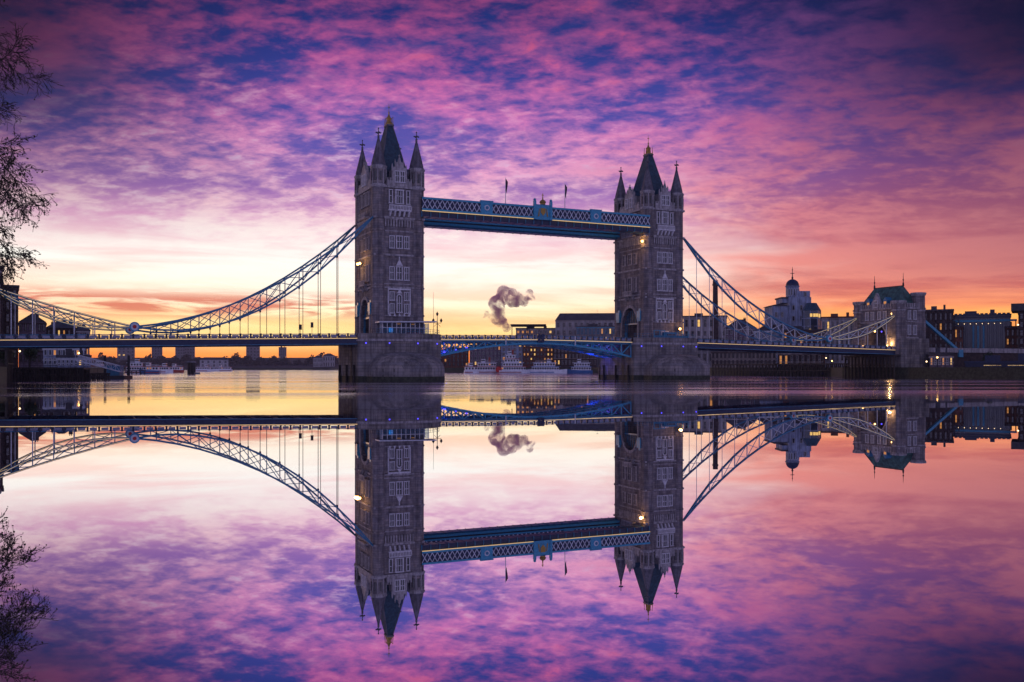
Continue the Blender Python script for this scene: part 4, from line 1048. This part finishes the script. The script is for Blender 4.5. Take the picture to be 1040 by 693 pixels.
building('warehouse', 'cream block with red cornice between glass block and stone gatehouse', 834, 872, 470, 323, 24, 'cream', 3, 8, lit=0.036, roof='flat', rm='brick_r', surround='buff')
building('riverside_arcade', 'dark arcaded riverside building under the right deck with lit doorways', 790, 835, 400, 358, 10, 'brick_d', 1, 8, lit=0.180, win=(.5,.6), surround='buff')
building('riverside_arcade', 'long buff arcade under the right deck just right of the farther pier', 722, 788, 440, 357, 10, 'buff', 2, 16, lit=0.027, win=(.5,.6), surround='brick_d')
# far right
building('brick_block', 'dark plum brick block beside the land tie right of gatehouse', 938, 968, 400, 316, 26, 'brick_d', 5, 6, lit=0.027, surround='brick_d')
b_ = building('glass_office', 'dark blue glass office with row of small lights under its roof', 964, 1026, 405, 321, 26, 'glassb', 1, 14, lit=0.000, pane='glassb', surround='navy', win=(.7,.9), roof='flat', rm='navy')
for i in range(9):
    MB().ball((-10.5+i*2.3, -13.5, zy(329,405)-LZ), .13).build('spotlight', 'lamp_w', b_)
b = MB(); b.box(-14,14,-13.6,-13.1,zy(327,405)-LZ,zy(325,405)-LZ); b.build('roof_band', 'blue_l', b_)
for x in (-2.4,-.6,1.5): MB().box(x-.35,x+.35,-13.45,-13.3,1.5,zy(331,405)-LZ).build('light_fin', 'blue_l', b_)
building('office_block', 'dark brown annex wing between brick block and blue glass office', 964, 978, 398, 332, 6, 'brick_r', 3, 3, lit=0.045, surround='brick_d')
building('office_block', 'dark reddish end wing right of the blue glass office', 1021, 1036, 398, 333, 6, 'brick_r', 4, 3, lit=0.023, surround='brick_d')
b_ = building('balcony_tower', 'dark tower with jutting top storey cut off by right edge', 1034, 1075, 380, 316, 18, 'brick_d', 6, 6, lit=0.054, surround='brick_d')
b = MB(); b.box(-9.6,9,-11,9,zy(316,380)-LZ+.2,zy(308,380)-LZ); b.build('jutting_storey', 'roof_d', b_)
building('quay_restaurant', 'low quayside restaurant with orange lamps right of the gatehouse', 944, 968, 318, 361, 6, 'brick_p', 1, 6, lit=0.135, win=(.6,.6), surround='cream')
b_ = building('quay_pavilion', 'long blue quay canopy with yellow light strips at right edge', 980, 1060, 312, 369, 5, 'navy', 1, 12, lit=0.000, win=(.8,.5), surround='navy', pane='glassb', rm='navy')
for x0 in (-3.5, 3.6, 11): MB().box(x0-2.6,x0+2.6,-2.75,-2.6,.5,.75).build('led_or_painted_strip', 'led_w', b_)

# ---------------------------------------------------------------- river structures
def jetty(name, label, p0, p1, width, ztop, nx, ny, m='timber', rail=True, cat='jetty'):
    p0 = Vector(p0); p1 = Vector(p1); d = p1-p0; L_ = d.length; rz = math.atan2(d.y, d.x)
    root = empty(name, label, cat, (p0.x, p0.y, 0), rz)
    MB().box(0,L_,0,width,ztop-.5,ztop).build('deck', m, root)
    for j in range(ny):
        b = MB()
        for i in range(nx):
            x = .3+(L_-.6)*i/(nx-1); y = .3+(width-.6)*j/max(1,ny-1); b.tube((x,y,-2),(x,y,ztop-.5),.26,.24,7)
        b.build('pile_row', m, root)
    b = MB()
    for i in range(nx-1):
        x = .3+(L_-.6)*i/(nx-1); x2 = .3+(L_-.6)*(i+1)/(nx-1)
        b.beam((x,.25,.4),(x2,.25,ztop-.8),.15)
    b.beam((0,.2,ztop*.45),(L_,.2,ztop*.45),.25); b.build('bracing', m, root)
    if rail:
        b = MB(); n = int(L_/1.5)
        for i in range(n+1): b.beam((L_*i/n,.1,ztop),(L_*i/n,.1,ztop+1.1),.07)
        b.beam((0,.1,ztop+1.1),(L_,.1,ztop+1.1),.07); b.beam((0,.1,ztop+.55),(L_,.1,ztop+.55),.05); b.build('rail', 'iron', root)
    return root
jetty('timber_jetty', 'dark solid timber jetty low at left edge beneath the deck', at(-25,236), at(85,243), 12, 3.5, 44, 3)
jetty('timber_jetty', 'slender pile jetty carrying a footbridge end, left of the moored boats', at(86,262), at(112,266), 3, 2.0, 6, 2)
jetty('timber_jetty', 'dark pile jetty along the right bank beyond the farther pier', at(723,424), at(862,356), 4, 5.2, 40, 2, rail=False)
jetty('timber_jetty', 'thin finger jetty with rail between left pontoon and small boats', at(120,470), at(148,500), 3, 2.2, 7, 2)
# covered gangway to a pontoon
root = empty('gangway', 'white lattice gangway sloping down to the left pontoon', 'gangway', at(78,282,0))
e0 = Vector((0,0,5.6)); e1 = Vector((12.6,1.5,2.2))
b = MB(); b.beam(e0,e1,1.8,.25); b.build('walkway', 'white', root)
for yy in (-.9,.9):
    b = MB(); o = Vector((0,yy,0)); u = Vector((0,0,1.7))
    b.beam(e0+o+u,e1+o+u,.14); 
    for i in range(10):
        a = e0.lerp(e1,i/10)+o; c_ = e0.lerp(e1,(i+1)/10)+o; b.beam(a,a+u,.1); b.beam(a+(u if i%2 else Vector()), c_+(Vector() if i%2 else u),.09)
    b.build('side_truss', 'white', root)
root = empty('pontoon', 'dark floating pontoon at foot of the white gangway', 'pontoon', at(114,284,0))
MB().box(-6,4.5,-2,4,-.3,1.1).build('float', 'iron', root)
for x in (-4,3.2): MB().tube((x,4.3,-2),(x,4.3,7.2),.4,.4,8).build('guide_pile', 'iron', root)
b = MB(); b.box(-1.5,2.4,-.5,2.5,1.1,3.9); b.box(-1.8,2.7,-.8,2.8,3.9,4.1); b.build('shelter', 'blue', root)
# mooring dolphin
root = empty('mooring_dolphin', 'squat dark mooring dolphin standing alone in the golden water', 'mooring', at(194.5,520,0))
b = MB(); 
for x in (-1.5,0,1.5):
    for y in (-1,1): b.tube((x,y,-2),(x*.9,y*.9,6.6),.5,.45,7)
b.build('piles', 'timber', root); b = MB(); b.box(-2.1,2.1,-1.6,1.6,6.3,7.2); b.box(1.8,4.4,-1,1,-.3,1.0); b.build('cap', 'concrete', root)

# ---------------------------------------------------------------- boats
def boat(label, px, Y, L_, W, decks, hull, rz=0.0, stripe='hullr', funnel=False, mast=True, wheel=False, cat='boat', name='passenger_boat', group='boats moored on the river', lit=.15):
    root = empty(name, label, cat, at(px, Y, 0), rz, group)
    b = MB(); n = 14; ring = []
    def hw(k): return W/2*min(1, (1-(max(0,k-.62)/.38)**2))*(.85+.15*min(1,k*6))
    rows = [(-.4,.78),(.35,.92),(1.9,1.0)]
    vs = []
    for z, kk in rows:
        for i in range(n+1):
            k = i/n; vs.append((-L_/2+L_*k, -max(.05,hw(k)*kk), z + (.9*(k**3) if z > 1 else 0)))
        for i in range(n, -1, -1):
            k = i/n; vs.append((-L_/2+L_*k, max(.05,hw(k)*kk), z + (.9*(k**3) if z > 1 else 0)))
    m_ = 2*(n+1); fs = []
    for j in range(len(rows)-1):
        for i in range(m_): fs.append((j*m_+i, j*m_+(i+1)%m_, (j+1)*m_+(i+1)%m_, (j+1)*m_+i))
    fs.append(tuple((len(rows)-1)*m_+i for i in range(m_))); fs.append(tuple(range(m_-1,-1,-1)))
    b.add(vs, fs); hl = b.build('hull', hull, root)
    b = MB(); b.box(-L_/2+.2, L_*.15, -W*.46-.12, W*.46+.12, .55, 1.05); b.build('hull_stripe', stripe, hl)
    z = 1.95; a0, a1 = -L_*.44, L_*.28
    for d in range(decks):
        h = 2.2; w_ = W*.38 - .25*d
        dk = MB().box(a0,a1,-w_,w_,z,z+h).build('cabin', 'hullw', root)
        MB().box(a0-.7,a1+1.0,-w_-.55,w_+.55,z+h-.05,z+h+.22).build('deck_edge', stripe if d % 2 == 0 else 'white', dk)
        k = int((a1-a0)/1.5)
        b = MB()
        for i in range(k): b.box(a0+.25+i*(a1-a0)/k, a0+.25+i*(a1-a0)/k+1.15, -w_-.04, w_+.04, z+.6, z+1.75)
        b.build('windows', 'glass', dk)
        if random.random() < .8:
            b = MB(); 
            for i in range(k):
                if random.random() < lit*.5: b.box(a0+.4+i*(a1-a0)/k, a0+.4+i*(a1-a0)/k+.8, -w_-.07, w_+.07, z+.9, z+1.65)
            if b.v: b.build('lit_windows', 'lit', dk)
        z += h+.22; a0 += L_*.05; a1 -= L_*.10
    b = MB()
    for i in range(12):
        x = a0 + (a1-a0)*i/11
        for sg in (-1,1): b.beam((x,sg*W*.36,z),(x,sg*W*.36,z+1.0),.08)
    for sg in (-1,1): b.beam((a0,sg*W*.36,z+1.0),(a1,sg*W*.36,z+1.0),.08)
    b.build('rail', 'white', root)
    b = MB(); b.box(a1-2.6,a1-.4,-1.4,1.4,z,z+2.0); b.box(a1-2.9,a1-.1,-1.6,1.6,z+2.0,z+2.15); wh = b.build('wheelhouse', 'hullw', root)
    MB().box(a1-2.4,a1-.36,-1.43,1.43,z+.9,z+1.7).build('windows', 'glass', wh)
    if mast: b = MB(); b.tube((a1-3.5,0,z),(a1-3.5,0,z+5.5),.12,.05,6); b.beam((a1-3.5,-1,z+3.8),(a1-3.5,1,z+3.8),.08); b.beam((a1-3.5,0,z+5.2),(L_*.48,0,3),.04); b.build('mast', 'iron', root)
    if funnel: MB().tube((a0+3,0,z),(a0+3,0,z+3.2),.7,.6,10).build('funnel', stripe, root)
    if wheel: MB().tube((-L_/2-.2,-W*.4,2.4),(-L_/2-.2,W*.4,2.4),1.9,1.9,14).build('paddle_wheel', 'red', root)
    return root
Yb = 590
boat('white two-deck tour boat with red stripes, first right of the nearer pier', 491, Yb+6, 20, 6, 2, 'hullw', R(186), funnel=True)
boat('tall white paddle boat with three red-edged decks among the moored boats', 524, Yb, 21, 7, 4, 'hullw', R(2), wheel=True, funnel=True, lit=.2)
boat('white two-deck passenger boat right of the tall paddle boat', 557, Yb-4, 23, 6, 2, 'hullw', R(-4), stripe='hullb', lit=.25)
boat('blue-hulled river cruiser closest to the farther pier', 588, Yb+4, 17, 5.5, 2, 'hullb', R(176), stripe='hullb', mast=False)
boat('small white launch at left end of the central moorings', 478, Yb-8, 8, 3, 1, 'hullw', R(10), mast=False, name='launch')
for px, Y, L_, dk, hl, rz, lb in ((140,600,15,2,'hullw',8,'white two-deck workboat moored at the left beside the piles'), (152,560,12,1,'hullb',184,'low blue boat in front of the left workboat'),
        (166,640,13,1,'hullw',3,'white cabin cruiser right of the left workboat'), (178,700,12,1,'hullr',182,'small red-hulled boat behind the mooring dolphin, left side'),
        (208,900,18,1,'hullw',5,'low pale barge beyond the dolphin to its right'), (226,1000,20,1,'hullw',180,'farthest pale barge in the line of left boats'),
        (100,420,12,1,'hullw',2,'white launch tucked behind the left pontoon')):
    boat(lb, px, Y, L_, 4.2, dk, hl, R(rz), mast=dk > 1, name='workboat' if dk > 1 else 'launch')

# ---------------------------------------------------------------- trees
def leafy(name, label, loc, h, w, n, m='leafg', seed=0, ls=.5, trunk=True, group=None, rand=None):
    rnd = random.Random(seed); root = empty(name, label, 'tree', loc, 0, group)
    b = MB(); b.tube((0,0,-.1),(0,0,h*.45),w*.05,w*.03,7)
    cl = []
    for i in range(9):
        a = rnd.random()*2*PI; r_ = w*.3*rnd.random()**.5; z = h*(.35+.5*rnd.random()); c_ = Vector((r_*math.cos(a), r_*math.sin(a), z)); cl.append((c_, w*(.16+.14*rnd.random())))
        b.tube((0,0,h*.3), c_, w*.02, w*.008, 5)
    b.build('trunk', 'bark', root)
    f = MB()
    for i in range(n):
        c_, r_ = cl[rnd.randrange(9)]; d = Vector((rnd.gauss(0,1), rnd.gauss(0,1), rnd.gauss(0,.8))).normalized()*r_*rnd.random()**.4
        p = c_+d; u = Vector((rnd.gauss(0,1), rnd.gauss(0,1), rnd.gauss(0,1))).normalized()*ls; v = u.orthogonal().normalized()*ls*.6
        f.add([p-u, p-v, p+u, p+v], [(0,1,2,3)])
    f.build('crown', m, root); return root
for i, (px, Y, h, w, lb) in enumerate(((6,262,6.6,6,'dark round tree on left quay at the picture edge'), (30,262,6.8,5.6,'dark round tree on left quay, right one of the two'))):
    leafy('quay_tree', lb, at(px,Y+6,LZ), h, w, 1500, seed=i+3, ls=.28, group='trees on the left quay')
for i, (px, Y, h) in enumerate(((960,326,5),(1003,330,5.5),(870,372,5))):
    leafy('quay_tree', ('low dark tree beside the quayside restaurant', 'low dark tree in front of the blue glass office', 'low dark tree tucked under right deck beside the gatehouse')[i], at(px,Y,LZ), h, 4.2, 700, seed=i+13, ls=.26)
# far-off wood as one mass
rnd = random.Random(5); f = MB()
for i in range(9000):
    px = rnd.uniform(100, 345); Y = rnd.uniform(1905, 2150); e = 15 + 9*math.sin(px*.11)*math.sin(px*.031+1) + 6*math.sin(px*.5+Y*.01)
    z = LZ + e*rnd.random()**.7 + 3
    p = at(px,Y,z); u = Vector((rnd.gauss(0,1), rnd.gauss(0,1), rnd.gauss(0,1))).normalized()*2.2; v = u.orthogonal().normalized()*1.5
    f.add([p-u, p-v, p+u, p+v], [(0,1,2,3)])
tag(f.build('far_woodland', 'wood_f'), 'distant leafless wood along the far bank at left', 'wood', kind='stuff')
tag(MB().add([tuple(at(60,1905,LZ)), tuple(at(350,1790,LZ)), tuple(at(350,2400,LZ+26)), tuple(at(60,2400,LZ+26)), tuple(at(60,2400,-1)), tuple(at(350,2400,-1))], [(0,1,2,3),(3,2,5,4)]).build('hill', 'wood_f'), kind='structure')

def plane_tree():
    rnd = random.Random(21)
    D = 78.0; base = Vector((-51.6, D, LZ))
    root = empty('plane_tree', 'big bare plane tree with drooping twigs and seed balls at left edge', 'tree', base)
    b = MB(); tw = MB(); lf = MB(); cnt = [0]
    def leafball(p):
        if rnd.random() < .5: lf.ball(p, rnd.uniform(.05,.085), 5, 3)
        else:
            s_ = rnd.uniform(.08,.17); u = Vector((rnd.gauss(0,1), rnd.gauss(0,1), rnd.gauss(0,1))).normalized()*s_; v = u.orthogonal().normalized()*s_*.7
            lf.add([p-u, p-v*1.1, p+u*.9, p+v], [(0,1,2,3)])
    def grow(p, d, L_, r, lvl):
        n = 4; q = p
        for i in range(n):
            d = (d + Vector((rnd.gauss(0,.16), rnd.gauss(0,.16), rnd.gauss(0,.12) - (.085 if lvl >= 2 else 0)))).normalized()
            q2 = q + d*L_/n; r2 = max(.02, r*(1-.17)); (b if lvl < 3 else tw).tube(q, q2, r, r2, 5 if lvl < 3 else 3)
            if lvl < 5:
                for k in range(2 if lvl in (2,3) else 1):
                    if rnd.random() < .88:
                        ax = Vector((rnd.gauss(0,1), rnd.gauss(0,1), rnd.gauss(0,1))).normalized()
                        nd = (d + ax*.85).normalized(); grow(q2, nd, L_*rnd.uniform(.42,.62), r2*.55, lvl+1)
            q, r = q2, r2
        if lvl >= 4 and q.z+base.z > 3:
            low = (q.z < 19); 
            if rnd.random() < (.34 if low else .04): leafball(q + Vector((0,0,-.1)))
    h = 27.5
    p = Vector((0,0,-.3)); pts = [p]
    for i in range(7): p = p + Vector((rnd.gauss(.15,.25), rnd.gauss(0,.25), h/7)); pts.append(p)
    for i in range(7): b.tube(pts[i], pts[i+1], .75*(1-i*.125), .75*(1-(i+1)*.125), 10)
    limbs = [(2.3,.3,.16,6.6,.27),(2.8,-.25,.18,6.8,.27),(3.2,.1,.15,6.9,.27),(3.5,-.1,.3,6.6,.26),(4.0,.35,.15,7.0,.24),(4.3,-.3,.1,6.4,.22),(4.7,.1,.35,6.6,.22),(5.0,.4,.2,6.6,.2),(5.3,-.2,.3,6.8,.2),(5.7,.2,.3,7.0,.2),(6.0,-.2,.25,7.0,.2),(6.3,.2,.4,7.0,.19),(6.6,0,.35,6.8,.18),(6.95,-.1,.5,6.4,.17),
             (3.7,.2,-.05,6.2,.2)]
    for (k, dy, dz, L_, r) in limbs:
        i = int(k); q = pts[i].lerp(pts[min(7,i+1)], k-i); grow(q, Vector((1,dy,dz)).normalized(), L_, r, 1)
    for k in (4.2,5.0,5.8,6.5): 
        i = int(k); q = pts[i].lerp(pts[i+1], k-i); grow(q, Vector((-1,rnd.uniform(-.6,.6),.4)).normalized(), 5.5, .2, 2)
    b.build('trunk', 'bark', root); tw.build('twigs', 'bark', root); lf.build('leaves', 'leaf', root)
    print('tree faces', len(b.f), len(tw.f), len(lf.f))
plane_tree()

# ---------------------------------------------------------------- small lights along the far banks
def quay_lamp(px, Y, h, label, m='lamp'):
    root = empty('quay_lamp', label, 'street lamp', at(px,Y,LZ), 0, 'lamps lit along the banks')
    MB().tube((0,0,0),(0,0,h),.1,.07,6).build('post', 'iron', root); MB().ball((0,0,h+.3), .26).build('globe', m, root)
quay_lamp(20, 268, 4.2, 'yellow quay lamp between the two round trees at left', 'lamp_w')
quay_lamp(80, 290, 4.0, 'orange quay lamp at upper end of the white gangway')
quay_lamp(952, 316, 3.0, 'large orange lamp in front of the quayside restaurant')
quay_lamp(941, 314, 1.6, 'pale low lamp at the right foot of stone gatehouse', 'lamp_w')
quay_lamp(1034, 330, 14.5, 'bright white lamp high near right edge beside the dark tower', 'lamp_w')
quay_lamp(845, 392, 2.4, 'orange lamp under right deck left of the gatehouse')
quay_lamp(839, 390, 3.6, 'yellow lamp under right deck nearest the red roundel', 'lamp_w')

# ---------------------------------------------------------------- steam plume far upstream
def plume():
    Y = 1200.0; s_ = Y/FPX
    path = [(510,333,5),(507,327,6.5),(503,320,8),(501,313,8.5),(503,306,9),(509,301,9.5),(516,299,9),(522,302,8),(527,305,6.5),(533,301,5.5),(538,303,3.5),(517,307,6.5),
            (499,325,4),(494,322,3.2),(490,318,3),(488,322,2.2)]
    b = MB(); rnd = random.Random(3)
    path = [(p_[0]+4, p_[1], p_[2]) for p_ in path]
    for (px, y, r) in path:
        c_ = at(px, Y, zy(y,Y))
        for k in range(3):
            o = Vector((rnd.gauss(0,.3), rnd.gauss(0,.3), rnd.gauss(0,.3)))*r*s_*.8
            rr = r*s_*rnd.uniform(.6,.9); b.ball(tuple(c_+o), rr, 12, 8)
    for a, c_ in zip(path, path[1:11]):
        p = at(a[0],Y,zy(a[1],Y)); q = at(c_[0],Y,zy(c_[1],Y)); b.tube(p, q, a[2]*s_*.7, c_[2]*s_*.7, 10)
    m = bpy.data.materials.new('steam'); m.use_nodes = True; nt = m.node_tree; nt.nodes.clear(); q = G(nt)
    out = q.n('ShaderNodeOutputMaterial'); pv = q.n('ShaderNodeVolumePrincipled')
    t = q.n('ShaderNodeTexCoord'); nz = q.noise(t.outputs['Object'], .10, 6, .62, .8)
    den = q.m('MULTIPLY', q.smooth(nz, .40, .64), .24)
    pv.inputs['Color'].default_value = (.86, .36, .66, 1); nt.links.new(den, pv.inputs['Density']); pv.inputs['Anisotropy'].default_value = .2
    nt.links.new(pv.outputs[0], out.inputs['Volume'])
    o = b.build('steam_plume', m); rm = o.modifiers.new('merge', 'REMESH'); rm.mode = 'VOXEL'; rm.voxel_size = 1.5
    tag(o, 'curling mauve steam plume rising over the river beyond the bridge', 'smoke')
plume()

# ---------------------------------------------------------------- morning haze over the river
hz = bpy.data.materials.new('river_haze'); hz.use_nodes = True; nt = hz.node_tree; nt.nodes.clear(); q = G(nt)
out = q.n('ShaderNodeOutputMaterial'); pv = q.n('ShaderNodeVolumePrincipled'); pv.inputs['Color'].default_value = (.92, .80, .88, 1); pv.inputs['Density'].default_value = .00005
nt.links.new(pv.outputs[0], out.inputs['Volume'])
tag(MB().box(-2600, 2600, -300, 2950, -3, 118).build('haze', hz), 'thin mauve morning haze over the river and far bank', 'haze', kind='stuff')
